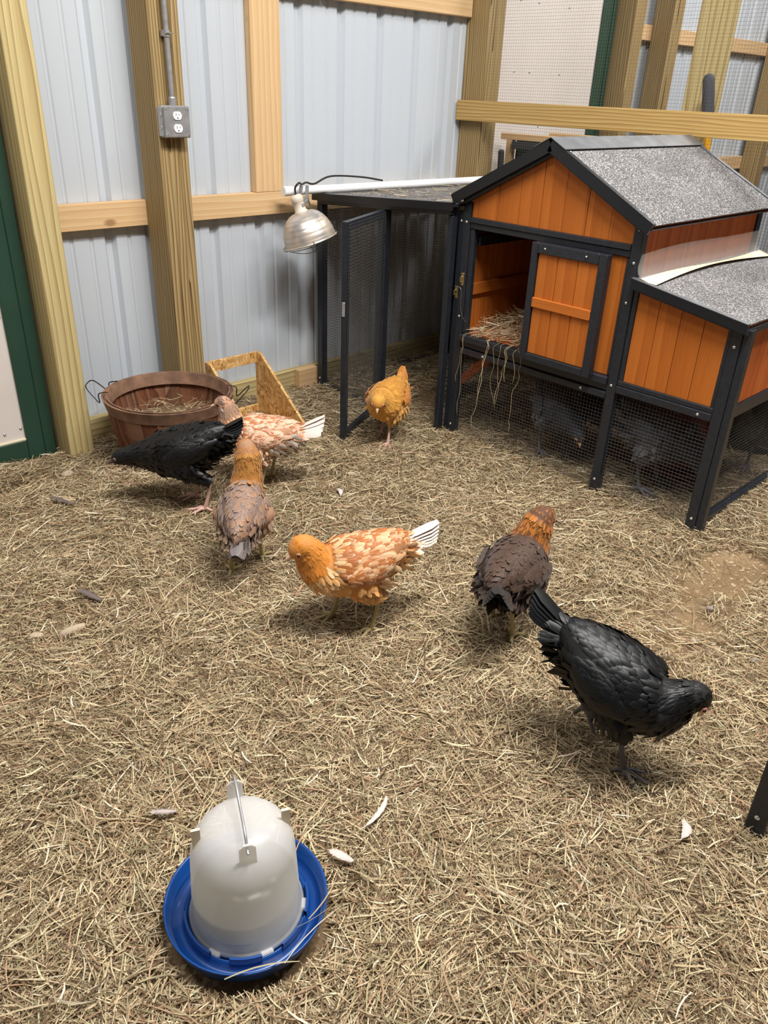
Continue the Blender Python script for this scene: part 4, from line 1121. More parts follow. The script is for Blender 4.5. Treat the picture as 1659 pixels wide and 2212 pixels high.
# hay on the coop floor, spilling over the sill
rs = np.random.RandomState(21); n = 2600
px = XF + 0.03 + 0.62 * rs.rand(n) ** 1.4; py = rs.uniform(1.45, 1.965, n)
hz = 0.452 + 0.105 * rs.rand(n) * np.clip(1.1 - np.abs(py - 1.78) / 0.3, 0.2, 1) * np.clip((px - XF) / 0.12, 0.15, 1)
hay_heap('coop_hay', 'heap of hay on the coop floor inside the open door', np.stack([px, py, hz], -1), rs.rand(n) * 6.283, rs.randn(n) * 0.25, rs.uniform(0.03, 0.13, n), rs.uniform(0.001, 0.0024, n), 22)
hs_ = MB()
hcols = []
for i in range(10):
    yy = 1.70 + 0.22 * (i / 10) + rs.uniform(-0.02, 0.02)
    if i > 7: yy = rs.uniform(1.9, 1.97)
    L_ = rs.uniform(0.08, 0.34)
    p = Vector((XF + 0.02, yy, 0.458)); pts_ = [p, Vector((XF - 0.014, yy + rs.uniform(-.01, .01), 0.457)), Vector((XF - 0.022, yy + rs.uniform(-.012, .012), 0.44))]
    while pts_[-1].z > 0.44 - L_:
        l = pts_[-1]; pts_.append(Vector((min(l.x + rs.uniform(-.006, .004), XF - 0.012), l.y + rs.uniform(-.010, .010), l.z - rs.uniform(.02, .04))))
    cv = crom(pts_, 3)
    w_ = rs.uniform(0.0005, 0.0010)
    k0 = len(hs_.v); hs_.tube(cv, [w_] * (len(cv) - 2) + [w_ * 0.7, w_ * 0.3], 4)
    hcols += [tuple(HAY[rs.choice([0, 1, 2, 4])])] * (len(hs_.v) - k0)
o = put('hanging_hay', hs_, 'hay', None, org=(0, 0, 0)); set_col(o, np.array(hcols))
tag(o, 'long hay stems dangling from the open coop door', 'hay', kind='stuff')
# hay in the basket
n = 420; an = rs.rand(n) * 6.283; rd_ = 0.185 * np.sqrt(rs.rand(n))
hay_heap('basket_hay', 'hay filling the bottom of the bushel basket', np.stack([BC.x + rd_ * np.cos(an), BC.y + rd_ * np.sin(an), 0.145 + 0.045 * rs.rand(n)], -1), rs.rand(n) * 6.283, rs.randn(n) * 0.18, rs.uniform(0.03, 0.085, n), rs.uniform(0.001, 0.0026, n), 23)
put('basket_bedding', MB().lathe([(0, 0.148), (0.10, 0.146), (0.200, 0.138)], 30, (BC.x, BC.y, 0)), 'dirt', None, True)
tag(bpy.data.objects['basket_bedding'], 'packed dark bedding under the hay in the basket', 'bedding', kind='stuff')
# dust and straw on the run roof
n = 520; px = rs.uniform(RFX + 0.02, XB - 0.02, n); py = rs.uniform(2.06, 2.80, n)
hay_heap('roof_straw', 'scattered straw lying on the run roof', np.stack([px, py, np.array([rz(y) for y in py]) + 0.0165 + 0.004 * rs.rand(n)], -1), rs.rand(n) * 6.283, rs.randn(n) * 0.03, rs.uniform(0.015, 0.07, n), rs.uniform(0.001, 0.0025, n), 24, 0.3)
# a few stems on the waterer trough
n = 7; an = np.array([-1.0, -0.8, -1.3, -2.0, 0.3, 0.5, 0.15])
hay_heap('trough_straw', 'few straw stems lying across the blue trough rim', np.stack([WC.x + 0.137 * np.cos(an), WC.y + 0.137 * np.sin(an), np.full(n, 0.064)], -1), an + np.array([0.9, 1.1, 1.4, 1.5, 0.4, 0.2, 0.3]), np.array([0.05, 0.05, 0.02, 0.0, 0.1, 0.25, 0.15]), np.array([0.10, 0.09, 0.13, 0.12, 0.05, 0.06, 0.07]), np.full(n, 0.0022), 25, 0.3)

#@@SECTION pebbles
# ------------------------------------------------------------------ pebbles and shed feathers
def pebble(x, y, r, sx, sy, sz, mat, label, seed):
    g = random.Random(seed); mb = MB(); nu, nv = 12, 8; vs = []
    ph = [g.uniform(0, 6.28) for _ in range(4)]
    for j in range(nv + 1):
        th = math.pi * j / nv
        for i in range(nu):
            a = 2 * math.pi * i / nu
            k = r * (1 + 0.10 * math.sin(2 * a + ph[0]) * math.sin(th) + 0.07 * math.sin(3 * a + ph[1] + th) * math.sin(th) + 0.05 * math.cos(2 * th + ph[2]))
            vs.append((x + k * sx * math.sin(th) * math.cos(a), y + k * sy * math.sin(th) * math.sin(a), gh(x, y) + 0.016 + r * sz * 0.4 + k * sz * math.cos(th)))
    mb.add(vs, [(j * nu + i, j * nu + (i + 1) % nu, (j + 1) * nu + (i + 1) % nu, (j + 1) * nu + i) for j in range(nv) for i in range(nu)])
    o = put('pebble', mb, mat, None, True); tag(o, label, 'pebble', 'pebbles on the dirt'); return o
pebble(1.823, 0.615, 0.010, 1, 1.1, 0.7, 'stone', 'small tan pebble on bare dirt above the front black hen', 1)
pebble(1.709, 0.635, 0.011, 1.2, 1, 0.7, 'stone', 'pale pebble just behind the black hen\'s back', 2)
pebble(1.655, 0.645, 0.016, 1.3, 0.9, 0.7, 'stone_grey', 'larger grey pebble touching the black hen\'s outline', 3)
pebble(1.861, 0.464, 0.012, 1.1, 1, 0.7, 'stone_grey', 'grey pebble at the right edge of the dirt patch', 4)
pebble(2.004, 0.657, 0.010, 1, 1, 0.7, 'stone_grey', 'small grey pebble highest in the dirt patch', 5)
pebble(0.999, 2.641, 0.020, 1.2, 0.8, 0.6, 'stone', 'pale rounded stone in front of the yellow post', 6)
pebble(0.60, 1.735, 0.022, 1.6, 0.6, 0.6, 'stone', 'pale blunt stone chip lying in hay at left', 7)
pebble(0.665, 1.06, 0.012, 1.1, 1, 0.7, 'stone_grey', 'grey pebble in the hay behind the waterer', 8)
pebble(0.52, 1.78, 0.016, 1.3, 0.9, 0.5, 'stone', 'tan flat stone left of the blunt stone chip', 9)

def loose_feather(x, y, L, w, yaw, c0, c1, label, curl=0.15, z=0.028):
    mb = MB(); n = 12; vs = []; cols = []; fs = []
    for i in range(n + 1):
        t = i / n
        ww = w * (0.12 if t < 0.14 else math.sin(min(1, (t - 0.10) / 0.9) * math.pi * 0.93) ** 0.55 + 0.02)
        xx = (t - 0.5) * L; yy = curl * L * (t - 0.5) ** 2 * 2
        zz = 0.004 + 0.010 * math.sin(t * 3.1)
        for k, m in ((-1, 0), (0, 1), (1, 0)):
            jag = 1 + 0.12 * math.sin(i * 9.7 + k * 3)
            vs.append((xx - abs(k) * ww * 0.5, yy + k * ww * jag, zz + 0.0015 * m)); cols.append(c1 if m == 0 and t > .3 else c0)
    for i in range(n):
        for k in (0, 1): fs.append((i * 3 + k, i * 3 + k + 1, i * 3 + k + 4, i * 3 + k + 3))
    mb.add(vs, fs).xform(Matrix.Translation((x, y, z)) @ Matrix.Rotation(yaw, 4, 'Z'))
    o = put('shed_feather', mb, 'feather', None, True); set_col(o, np.array(cols)); tag(o, label, 'feather', 'shed feathers on the hay')
    return o
wh, wh2 = lin((206, 196, 188)), lin((190, 176, 168)); gr, gr2 = lin((110, 98, 94)), lin((84, 74, 70))
loose_feather(1.647, 1.868, 0.060, 0.009, math.radians(60), wh, wh2, 'small white fluffy feather between the hens and the coop')
loose_feather(0.876, 2.424, 0.11, 0.008, math.radians(-70), gr2, gr, 'dark slim feather on hay below the yellow post')
loose_feather(0.694, 1.84, 0.10, 0.010, math.radians(-75), gr, gr2, 'grey brown feather lying in the hay at left')
loose_feather(0.78, 0.756, 0.095, 0.0055, math.radians(15), wh, wh2, 'long white feather right of the waterer', 0.25)
loose_feather(0.463, 1.043, 0.055, 0.007, math.radians(-40), wh2, gr, 'pale curled feather behind the waterer', 0.3)
loose_feather(1.201, 0.321, 0.055, 0.009, math.radians(20), wh, wh2, 'white downy feather near the black frame leg', 0.3)
loose_feather(0.655, 0.735, 0.055, 0.008, math.radians(-70), wh, wh2, 'white feather against the blue trough edge', 0.2, 0.03)

#@@SECTION hens
# ------------------------------------------------------------------ hens
def nv(v):
    return v / (np.linalg.norm(v, axis=-1, keepdims=True) + 1e-12)
FT = np.array([0.0, 0.42, 0.78, 1.0]); FWID = np.array([0.45, 1.0, 0.86, 0.0])
class Plumage:
    def __init__(s): s.v = []; s.c = []; s.n = 0; s.f = []
    def add(s, root, d, n, L, w, col, edge=None, curl=0.10, tipw=None, shaft=None, t_edge=0.7):
        """one feather: root point, direction, surface normal, size, colour (and edge colour)"""
        d = d / (np.linalg.norm(d) + 1e-9); n = n - d * (n @ d); n /= np.linalg.norm(n) + 1e-9; b = np.cross(n, d)
        edge = col if edge is None else edge; shaft = col if shaft is None else shaft
        wid = FWID if tipw is None else np.array([0.45, 0.95, 1.0, tipw])
        o = s.n
        for i, t in enumerate(FT):
            p = root + d * (L * t) - n * (curl * L * t * t)
            if i == 3 and tipw is None:
                s.v.append(p); s.c.append(edge)
            else:
                h = w * wid[i] * 0.5
                e = col * (1 - t * t_edge) + edge * (t * t_edge)
                s.v += [p - b * h - n * h * 0.25, p + n * h * 0.12, p + b * h - n * h * 0.25]
                s.c += [e if i else col * 0.8, shaft if i else col * 0.8, e if i else col * 0.8]
        for i in range(2):
            a = o + i * 3
            s.f += [(a, a + 1, a + 4, a + 3), (a + 1, a + 2, a + 5, a + 4)]
        a = o + 6
        if tipw is None:
            s.f += [(a, a + 1, a + 3), (a + 1, a + 2, a + 3)]; s.n += 10
        else:
            s.f += [(a, a + 1, a + 4, a + 3), (a + 1, a + 2, a + 5, a + 4)]; s.n += 12
    def build(s, name, mat, parent):
        me = bpy.data.meshes.new(name); me.from_pydata([tuple(p) for p in s.v], [], s.f)
        me.materials.append(M[mat]); me.polygons.foreach_set('use_smooth', [True] * len(me.polygons))
        o = bpy.data.objects.new(name, me); COL.objects.link(o); o.parent = parent
        set_col(o, np.clip(np.array(s.c), 0, 1)); return o

def rot_y(p, a, c):
    """pitch about y axis at pivot c=(x,z): positive lifts the front"""
    x, z = p[..., 0] - c[0], p[..., 2] - c[1]
    q = p.copy(); q[..., 0] = c[0] + x * math.cos(a) - z * math.sin(a); q[..., 2] = c[1] + x * math.sin(a) + z * math.cos(a); return q

BODY = [(-0.132, 0.196, 0.014, 0.016), (-0.112, 0.192, 0.034, 0.036), (-0.080, 0.180, 0.053, 0.054), (-0.040, 0.165, 0.067, 0.067), (0.000, 0.157, 0.074, 0.072), (0.040, 0.157, 0.071, 0.071), (0.074, 0.163, 0.060, 0.062)]
def hen(name, label, x, y, yaw, scale, pitch, head, hdir, cf, mat, face='face', tail=(35, 0.10, 9, 0), feet=((0.01, 0.045), (-0.005, -0.045)), lift=(0, 0), legc=(196, 164, 150), seed=1, neckw=1.0, beakm='beak', beard=0.0, roll=0.0, wingdrop=0.0, comb=True, tailyaw=0.0, z=0.022, fluff=1.0, wide=1.0, hsc=1.0):
    rs = np.random.RandomState(seed)
    root = thing(name, (x, y, z + 0.020 * scale), label, 'hen', 'hens in the barn'); root.rotation_euler = (0, 0, math.radians(yaw)); root.scale = (scale,) * 3
    pit = math.radians(pitch); piv = (0.0, 0.165)
    # ---- spine tail -> head
    bp = np.array([(b[0], 0, b[1]) for b in BODY]); bp = rot_y(bp, pit, piv)
    bw = [b[2] * wide for b in BODY]; bh = [b[3] for b in BODY]
    head = np.array(head, float); hd = nv(np.array(hdir, float))
    p0 = bp[-1]; tan0 = nv(bp[-1] - bp[-2])
    Ld = np.linalg.norm(head - p0)
    p1 = p0 + nv(tan0 + nv(head - p0) * 0.55) * Ld * 0.38; p2 = head - nv(hd * 0.55 + nv(head - p1) * 0.9) * Ld * 0.36
    NK = 9
    nk = np.array([tuple(b_) for b_ in bez(p0, p1, p2, head, NK)])[1:]
    tt = np.linspace(0, 1, NK + 1)[1:]
    w0, w1 = bw[-1], 0.0255 * neckw
    nkw = w1 + (w0 - w1) * (1 - tt) ** 1.7; nkh = nkw * 1.0
    nkw[-1] = 0.0232 * hsc; nkh[-1] = 0.0240 * hsc; nkw[-2] = max(0.0235, nkw[-2] * 0.97)
    hp = np.array([head + hd * 0.010 * hsc, head + hd * 0.019 * hsc, head + hd * 0.0255 * hsc]); hw = [0.0205 * hsc, 0.0145 * hsc, 0.006]; hh_ = [0.0210 * hsc, 0.0155 * hsc, 0.007]
    ctr = np.concatenate([bp, nk, hp]); W_ = np.concatenate([bw, nkw, hw]); H_ = np.concatenate([bh, nkh, hh_])
    # resample
    m = len(ctr); fine = []
    c4 = np.concatenate([ctr, W_[:, None], H_[:, None]], 1)
    ex = np.concatenate([[2 * c4[0] - c4[1]], c4, [2 * c4[-1] - c4[-2]]])
    for i in range(1, m):
        a, b, c, d_ = ex[i - 1], ex[i], ex[i + 1], ex[i + 2]
        for k in range(4):
            t = k / 4; fine.append(0.5 * (2 * b + (c - a) * t + (2 * a - 5 * b + 4 * c - d_) * t * t + (3 * b - a - 3 * c + d_) * t ** 3))
    fine.append(c4[-1]); F = np.array(fine); C_, Wf, Hf = F[:, :3], np.maximum(F[:, 3], 0.003), np.maximum(F[:, 4], 0.003)
    n = len(C_); T_ = nv(np.gradient(C_, axis=0))
    hs = nv(np.cross([0, 0, 1.0], np.array([hd[0], hd[1], 0]) if abs(hd[0]) + abs(hd[1]) > 0.05 else np.array([1.0, 0, 0])))
    u = np.linspace(0, 1, n); nb = (len(BODY) - 1) * 4
    sm = np.clip((np.arange(n) - nb) / (n - 1 - nb), 0, 1)[:, None]
    S_ = nv(np.array([0, 1.0, 0])[None] * (1 - sm) + hs[None] * sm); S_ = nv(S_ - T_ * (S_ * T_).sum(1, keepdims=True))
    U_ = np.cross(T_, S_)
    NA = 20; th = np.linspace(0, 2 * np.pi, NA, endpoint=False)
    def surf(i, a):
        """i float ring index, a angle (0 = side +y, pi/2 = top)"""
        i0 = int(min(max(i, 0), n - 1.001)); f = i - i0; j = min(i0 + 1, n - 1)
        L_ = lambda A: A[i0] * (1 - f) + A[j] * f
        c, s_, u_, w, h = L_(C_), L_(S_), L_(U_), L_(Wf), L_(Hf)
        return c + s_ * w * math.cos(a) + u_ * h * math.sin(a), nv(s_ * math.cos(a) / w + u_ * math.sin(a) / h), -nv(L_(T_)), w
    bm_ = MB(); vs = []
    for i in range(n):
        for a in th: vs.append(tuple(C_[i] + S_[i] * Wf[i] * 0.96 * math.cos(a) + U_[i] * Hf[i] * 0.96 * math.sin(a)))
    bm_.add(vs, [(i * NA + k, i * NA + (k + 1) % NA, (i + 1) * NA + (k + 1) % NA, (i + 1) * NA + k) for i in range(n - 1) for k in range(NA)] + [tuple(range(NA))[::-1], tuple(range((n - 1) * NA, n * NA))])
    # ---- legs: thigh merges into body, shank and toes are the leg part
    thighs = []
    for (fx_, fy_), lf in zip(feet, lift):
        sgn = 1 if fy_ > 0 else -1
        hip = np.array([0.0, sgn * 0.040, 0.150]); hock = np.array([fx_ - 0.018, fy_ * 0.95, 0.072 + lf * 0.75]); knee = np.array([fx_ * 0.4 + 0.016, sgn * 0.046, 0.122 + lf * 0.5])
        tp = [Vector(p) for p in (hip + [0.0, 0, 0.02], hip, (hip + knee) / 2 * [1, 1, 1] + [0, 0, -0.012], (knee + hock) / 2, hock + [0.002, 0, 0.004])]
        tr_ = [0.034, 0.047, 0.040 * fluff, 0.023 * fluff, 0.009]
        cc = crom(tp, 4); rr4 = [tuple(v) for v in crom([(r, 0, 0) for r in tr_], 4)]
        bm_.tube(cc, [r[0] for r in rr4], 12)
        thighs.append((cc, [r[0] for r in rr4], sgn))
        ft = np.array([fx_, fy_, 0.006 + lf - 0.020])
        lm_ = MB(); sh = [Vector(hock + [0.004, 0, 0.012]), Vector(hock), Vector((hock + ft) / 2 + [-0.002, 0, 0]), Vector(ft + [0, 0, 0.004])]
        lm_.tube(crom(sh, 3), [0.0062, 0.0066, 0.0068, 0.0064, 0.0058, 0.0053, 0.0052, 0.0056, 0.0062, 0.0066], 8)
        for an_, tl in ((0.0, 0.046), (0.62, 0.038), (-0.62, 0.038), (math.pi - 0.25 * sgn, 0.020)):
            d_ = np.array([math.cos(an_), math.sin(an_), 0.0]); dz = -0.022 if lf > 0.01 else 0
            q0 = [Vector(ft + [0, 0, 0.004]), Vector(ft + d_ * tl * 0.35 + [0, 0, 0.006 + dz * .3]), Vector(ft + d_ * tl * 0.7 + [0, 0, 0.002 + dz * .6]), Vector(ft + d_ * tl + [0, 0, 0.0005 + dz]), Vector(ft + d_ * tl * 1.16 + [0, 0, -0.002 + dz])]
            lm_.tube(crom(q0, 2), [0.0055, 0.0050, 0.0046, 0.0042, 0.0042, 0.0040, 0.0036, 0.0022, 0.0007], 7)
        put('leg', lm_, M['leg_%d_%d_%d' % legc] if 'leg_%d_%d_%d' % legc in M else M.setdefault('leg_%d_%d_%d' % legc, plain('scaly_leg_%d' % legc[0], lin(legc), 0.6, bmp=0.5, vs=220)), root, True, local=True)
    under = np.mean([cf(r_, 0.5, 0.0, rs)[0] for r_ in ('head', 'body', 'body', 'thigh', 'covert')], axis=0)
    key = 'down_' + name + str(seed)
    M[key] = plain('down_' + str(seed), tuple(np.clip(under, 0, 1)), 0.8)
    M['wing_' + key] = plain('wing_' + str(seed), tuple(np.clip(np.mean([cf('covert', 0.5, 0.3, rs)[0] for _ in range(8)], axis=0) * 0.9, 0, 1)), 0.8)
    body = put('body', bm_, key, root, True, local=True)
    rm = body.modifiers.new('merge', 'REMESH'); rm.mode = 'VOXEL'; rm.voxel_size = 0.0045; rm.use_smooth_shade = True
    sm2 = body.modifiers.new('soft', 'SMOOTH'); sm2.factor = 0.5; sm2.iterations = 6
    # ---- plumage
    P = Plumage()
    arcs = np.concatenate([[0], np.cumsum(np.linalg.norm(np.diff(C_, axis=0), axis=1))]); total = arcs[-1]
    ihead = n - 1 - 3 * 4 - 2; ineck = nb + 8
    aneck, ahead = arcs[nb], arcs[ihead]
    s_ = 0.004; row = 0
    while s_ < total - 0.011:
        i = float(np.interp(s_, arcs, np.arange(n))); _, _, _, w = surf(i, 0)
        if s_ < aneck: L, wd, reg = 0.028, 0.0150, 'body'
        elif s_ < ahead:
            k = (s_ - aneck) / (ahead - aneck); L, wd, reg = 0.030 - 0.011 * k, 0.0140 - 0.0085 * k ** 0.6, 'neck'
        else: L, wd, reg = 0.0100, 0.0052, 'head'
        if reg == 'head' and s_ > total - 0.022: L = 0.006
        step = L * (0.29 if reg != 'head' else 0.24)
        cnt = max(6, int(2 * math.pi * w / (wd * 0.62)))
        for k in range(cnt):
            a = 2 * math.pi * (k + 0.5 * (row % 2) + rs.uniform(-.3, .3)) / cnt
            ii = float(np.interp(s_ + rs.uniform(-.4, .4) * step, arcs, np.arange(n)))
            p, nn, tb, w_ = surf(ii, a)
            topness = math.sin(a)
            # bare face near the eyes / beak
            if reg == 'head' and s_ > total - 0.010: continue
            p2_ = surf(ii - 1.2, a)[0]; tq = nv(p2_ - p); tb = tq if tq @ tb > 0.45 else tb
            d_ = nv(tb + nn * ((0.17 if reg == 'neck' else 0.10) + rs.uniform(-.03, .10)) + rs.randn(3) * 0.07 + np.array([0, 0, -0.12 if reg == 'neck' else 0.0]))
            f_ = s_ / total; l2, w2 = L * rs.uniform(.85, 1.15), wd * rs.uniform(.85, 1.15)
            if reg == 'body' and topness < -0.35: l2 *= 1.15; w2 *= 1.1
            c0, c1 = cf(reg, f_ if reg != 'neck' else (s_ - aneck) / (ahead - aneck), topness, rs)
            P.add(p - nn * 0.002, d_, nn, l2, w2, c0, c1, curl=0.12)
        s_ += step; row += 1
    # beard tufts
    if beard:
        for k in range(90):
            a = rs.uniform(-2.9, -0.24); ii = n - 1 - rs.uniform(5, 15)
            p, nn, tb, w_ = surf(ii, a); c0, c1 = cf('beard', 1, 0, rs)
            P.add(p - nn * 0.002, nv(tb + nn * 0.55 + rs.randn(3) * 0.15), nn, 0.014 * beard * rs.uniform(.7, 1.3), 0.006, c0, c1, curl=0.3)
    # thigh feathers
    for cc, rr4, sgn in thighs:
        for k in range(5, len(cc) - 2):
            for j in range(12):
                a = 2 * math.pi * (j + 0.5 * (k % 2)) / 12 + rs.uniform(-.2, .2); t_ = np.array(nv(np.array(cc[k + 1]) - np.array(cc[k - 1])))
                s1 = nv(np.cross(t_, [0, 1, 0.2])); s2 = np.cross(t_, s1); nn = s1 * math.cos(a) + s2 * math.sin(a)
                c0, c1 = cf('thigh', 0.3, -0.6, rs)
                P.add(np.array(cc[k]) + nn * rr4[k] * 0.92, nv(t_ * 0.8 + nn * 0.18 + np.array([-0.25, 0, -0.1]) + rs.randn(3) * .1), nn, 0.024 * rs.uniform(.8, 1.2), 0.013, c0, c1)
    # fluff under the tail
    for k in range(110):
        a = rs.uniform(math.pi * 1.05, math.pi * 1.95); ii = rs.uniform(2, nb * 0.6)
        p, nn, tb, w_ = surf(ii, a); c0, c1 = cf('fluff', 0.2, -0.8, rs)
        P.add(p - nn * 0.003, nv(tb * 0.7 + nn * 0.35 + np.array([0, 0, -0.2]) + rs.randn(3) * .2), nn, 0.036 * fluff * rs.uniform(.7, 1.2), 0.016, c0, c1, curl=0.2)
    P.build('plumage', mat, root)
    # ---- wings
    for sgn in (1, -1):
        Wg = Plumage(); L0, H0 = 0.150, 0.040
        wa = pit + math.radians(-4)
        fx_ = np.array([-math.cos(wa), 0, -math.sin(wa)]); up_ = np.array([-math.sin(wa), 0, math.cos(wa)]); out = np.array([0, sgn, 0.0])
        BX = np.array([b[0] for b in BODY]); BZ = np.array([b[1] for b in BODY]); BW = np.array([b[2] for b in BODY]) * wide; BHh = np.array([b[3] for b in BODY])
        def ws(a, b):
            """a 0..1 along wing to the rear, b -1..1 down..up; hugs the body side"""
            xx = 0.042 - L0 * a; zz = 0.162 + 0.022 * a + b * H0 * (1 - 0.30 * a) * min(1.0, 0.20 + a * 2.4)
            cz, w_, h_ = np.interp(xx, BX, BZ), np.interp(xx, BX, BW), np.interp(xx, BX, BHh)
            yy = max(w_ * math.sqrt(max(0.03, 1 - ((zz - cz) / h_) ** 2)), 0.020) + 0.004 + 0.008 * math.sin(math.pi * min(1, a + 0.12)) * (1 - b * b)
            return rot_y(np.array([[xx, sgn * yy, zz]]), pit, piv)[0]
        def wn(a, b): return nv(out + up_ * (0.15 + 0.75 * b) - fx_ * (0.35 * (0.45 - a)))
        # inner shell
        sh = MB(); na, nbb = 10, 8; vs = []
        for i in range(na + 1):
            for j in range(nbb + 1):
                vs.append(tuple(ws(i / na, -0.96 + 1.92 * j / nbb) - out * 0.004))
        sh.add(vs, [(i * (nbb + 1) + j, i * (nbb + 1) + j + 1, (i + 1) * (nbb + 1) + j + 1, (i + 1) * (nbb + 1) + j) for i in range(na) for j in range(nbb)])
        # flight feathers: primaries then secondaries
        for k in range(9):
            b = -0.80 + 0.15 * k; a = 0.30 + 0.02 * k
            c0, c1 = cf('primary' if k < 4 else 'secondary', k / 9, b, rs)
            dq = nv(ws(0.92, b * 0.9 + 0.05) - ws(a, b))
            Wg.add(ws(a, b) + out * (0.004 - 0.0006 * (8 - k)), dq + up_ * (0.10 - 0.025 * k), wn(0.7, b), 0.124 - 0.004 * k, 0.019, c0, c1, curl=0.05, tipw=0.55, t_edge=0.4)
        for r_, (a, L, wd) in enumerate(((0.60, 0.033, 0.0145), (0.52, 0.032, 0.0140), (0.45, 0.030, 0.0140), (0.38, 0.028, 0.0135), (0.31, 0.026, 0.013), (0.25, 0.024, 0.0125), (0.19, 0.022, 0.012), (0.13, 0.020, 0.011), (0.07, 0.017, 0.010), (0.01, 0.014, 0.010))):
            cn = 14
            for k in range(cn):
                b = -0.92 + 1.84 * (k + 0.5 * (r_ % 2)) / cn
                if abs(b) > 0.97: continue
                p = ws(a + rs.uniform(-.02, .02), b); nn = wn(a, b); c0, c1 = cf('covert', a, b, rs)
                Wg.add(p + nn * (0.0005 + 0.0005 * r_), nv(ws(a + 0.12, b * 0.92) - ws(a, b)) + nn * 0.10 + rs.randn(3) * 0.06, nn, L * rs.uniform(.9, 1.15), wd, c0, c1, curl=0.12)
        wing = put('wing', sh, 'wing_' + key, root, True, local=True)
        Wg.build('wing_feathers', mat, wing)
    # ---- tail fan
    tel, tln, tn, tfan = tail
    Tq = Plumage(); tb0 = rot_y(np.array([[-0.118, 0, 0.196]]), pit, piv)[0]
    for k in range(tn):
        f_ = (k / (tn - 1)) * 2 - 1
        el = pit * 0 + math.radians(tel) - abs(f_) * math.radians(16 + tfan * 0.3); az = f_ * math.radians(9 + tfan) + math.radians(tailyaw)
        d_ = np.array([-math.cos(el) * math.cos(az), math.cos(el) * math.sin(az), math.sin(el)])
        nn = nv(np.array([math.sin(el) * math.cos(az), f_ * 0.9, math.cos(el)]))
        c0, c1 = cf('tail', k / tn, f_, rs)
        Tq.add(tb0 + np.array([0.01, f_ * 0.014, -abs(f_) * 0.012]), d_, nn, tln * (1 - 0.14 * abs(f_)), 0.030, c0, c1, curl=0.07, tipw=0.6, t_edge=0.5)
    for k in range(46):
        f_ = rs.uniform(-1, 1); el = math.radians(tel - 8) - abs(f_) * math.radians(26); az = f_ * math.radians(22) + math.radians(tailyaw) * 0.8
        d_ = np.array([-math.cos(el) * math.cos(az), math.cos(el) * math.sin(az), math.sin(el)]); nn = nv(np.array([math.sin(el) + 0.1, f_ * 1.2, math.cos(el)]))
        c0, c1 = cf('tailcovert', 0, f_, rs)
        Tq.add(tb0 + np.array([0.030 - rs.rand() * 0.022, f_ * 0.026, 0.008 - abs(f_) * 0.026]), d_, nn, tln * rs.uniform(0.40, 0.66), 0.020, c0, c1, curl=0.10)
    Tq.build('tail', mat, root)
    # ---- head details
    up_h = nv(np.cross(hd, hs)); 
    if up_h[2] < 0: up_h = -up_h
    bt = head + hd * 0.024 * hsc - up_h * 0.003
    bk = MB(); bk.tube([Vector(bt - hd * 0.006), Vector(bt), Vector(bt + hd * 0.007 - up_h * 0.001), Vector(bt + hd * 0.013 - up_h * 0.004), Vector(bt + hd * 0.0165 - up_h * 0.0075)], [0.0072, 0.0066, 0.0050, 0.0028, 0.0006], 10)
    bobj = put('beak', bk, beakm, root, True, local=True)
    lo = MB().tube([Vector(bt - up_h * 0.0055 - hd * 0.004), Vector(bt - up_h * 0.0055 + hd * 0.004), Vector(bt - up_h * 0.0065 + hd * 0.010)], [0.0048, 0.0036, 0.0008], 8)
    put('lower_beak', lo, beakm, bobj, True, local=True)
    for sg in (1, -1):
        e = head + hd * 0.0135 * hsc + hs * sg * 0.0178 * hsc + up_h * 0.0035
        pk = MB().lathe([(0.0, 0.0022), (0.0040, 0.0016), (0.0058, 0.0002), (0.0064, -0.002)], 12)
        qd = Vector(tuple(nv(hs * sg + hd * 0.55 + up_h * 0.1))).to_track_quat('Z', 'Y').to_matrix().to_4x4()
        pk.xform(Matrix.Translation(tuple(e)) @ qd); fc = put('face_skin', pk, face, root, True, local=True)
        ey = MB().lathe([(0.0036 * math.sin(t), 0.0030 * math.cos(t)) for t in np.linspace(0, math.pi, 9)], 12).xform(Matrix.Translation(tuple(e + nv(hs * sg + hd * 0.5) * 0.0018)) @ qd)
        put('eye', ey, 'eye', fc, True, local=True)
        if comb:
            wv_ = MB().lathe([(0.003 * math.sin(t), 0.005 * math.cos(t)) for t in np.linspace(0, math.pi, 7)], 8).xform(Matrix.Translation(tuple(bt - up_h * 0.011 + hs * sg * 0.004 - hd * 0.003)))
            put('wattle', wv_, face, root, True, local=True)
    if comb:
        cm_ = MB(); cpts = [(-0.002, 0.0), (0.003, 0.006), (0.007, 0.0045), (0.010, 0.009), (0.014, 0.006), (0.017, 0.0105), (0.021, 0.006), (0.026, 0.004), (0.030, -0.004), (0.012, -0.005)]
        c0_ = head + up_h * 0.0175 - hd * 0.002
        vs = []
        for sd_ in (-0.0016, 0.0016):
            for a_, b_ in cpts: vs.append(tuple(c0_ + hd * (0.030 - a_) * 0.85 + up_h * (b_ * 0.55 - 0.002 - max(0, 0.012 - a_) * 0.75) + hs * sd_))
        k = len(cpts)
        cm_.add(vs, [tuple(range(k)), tuple(range(k, 2 * k))[::-1]] + [(i, (i + 1) % k, k + (i + 1) % k, k + i) for i in range(k)])
        put('comb', cm_, face, root, False, local=True)
    return root

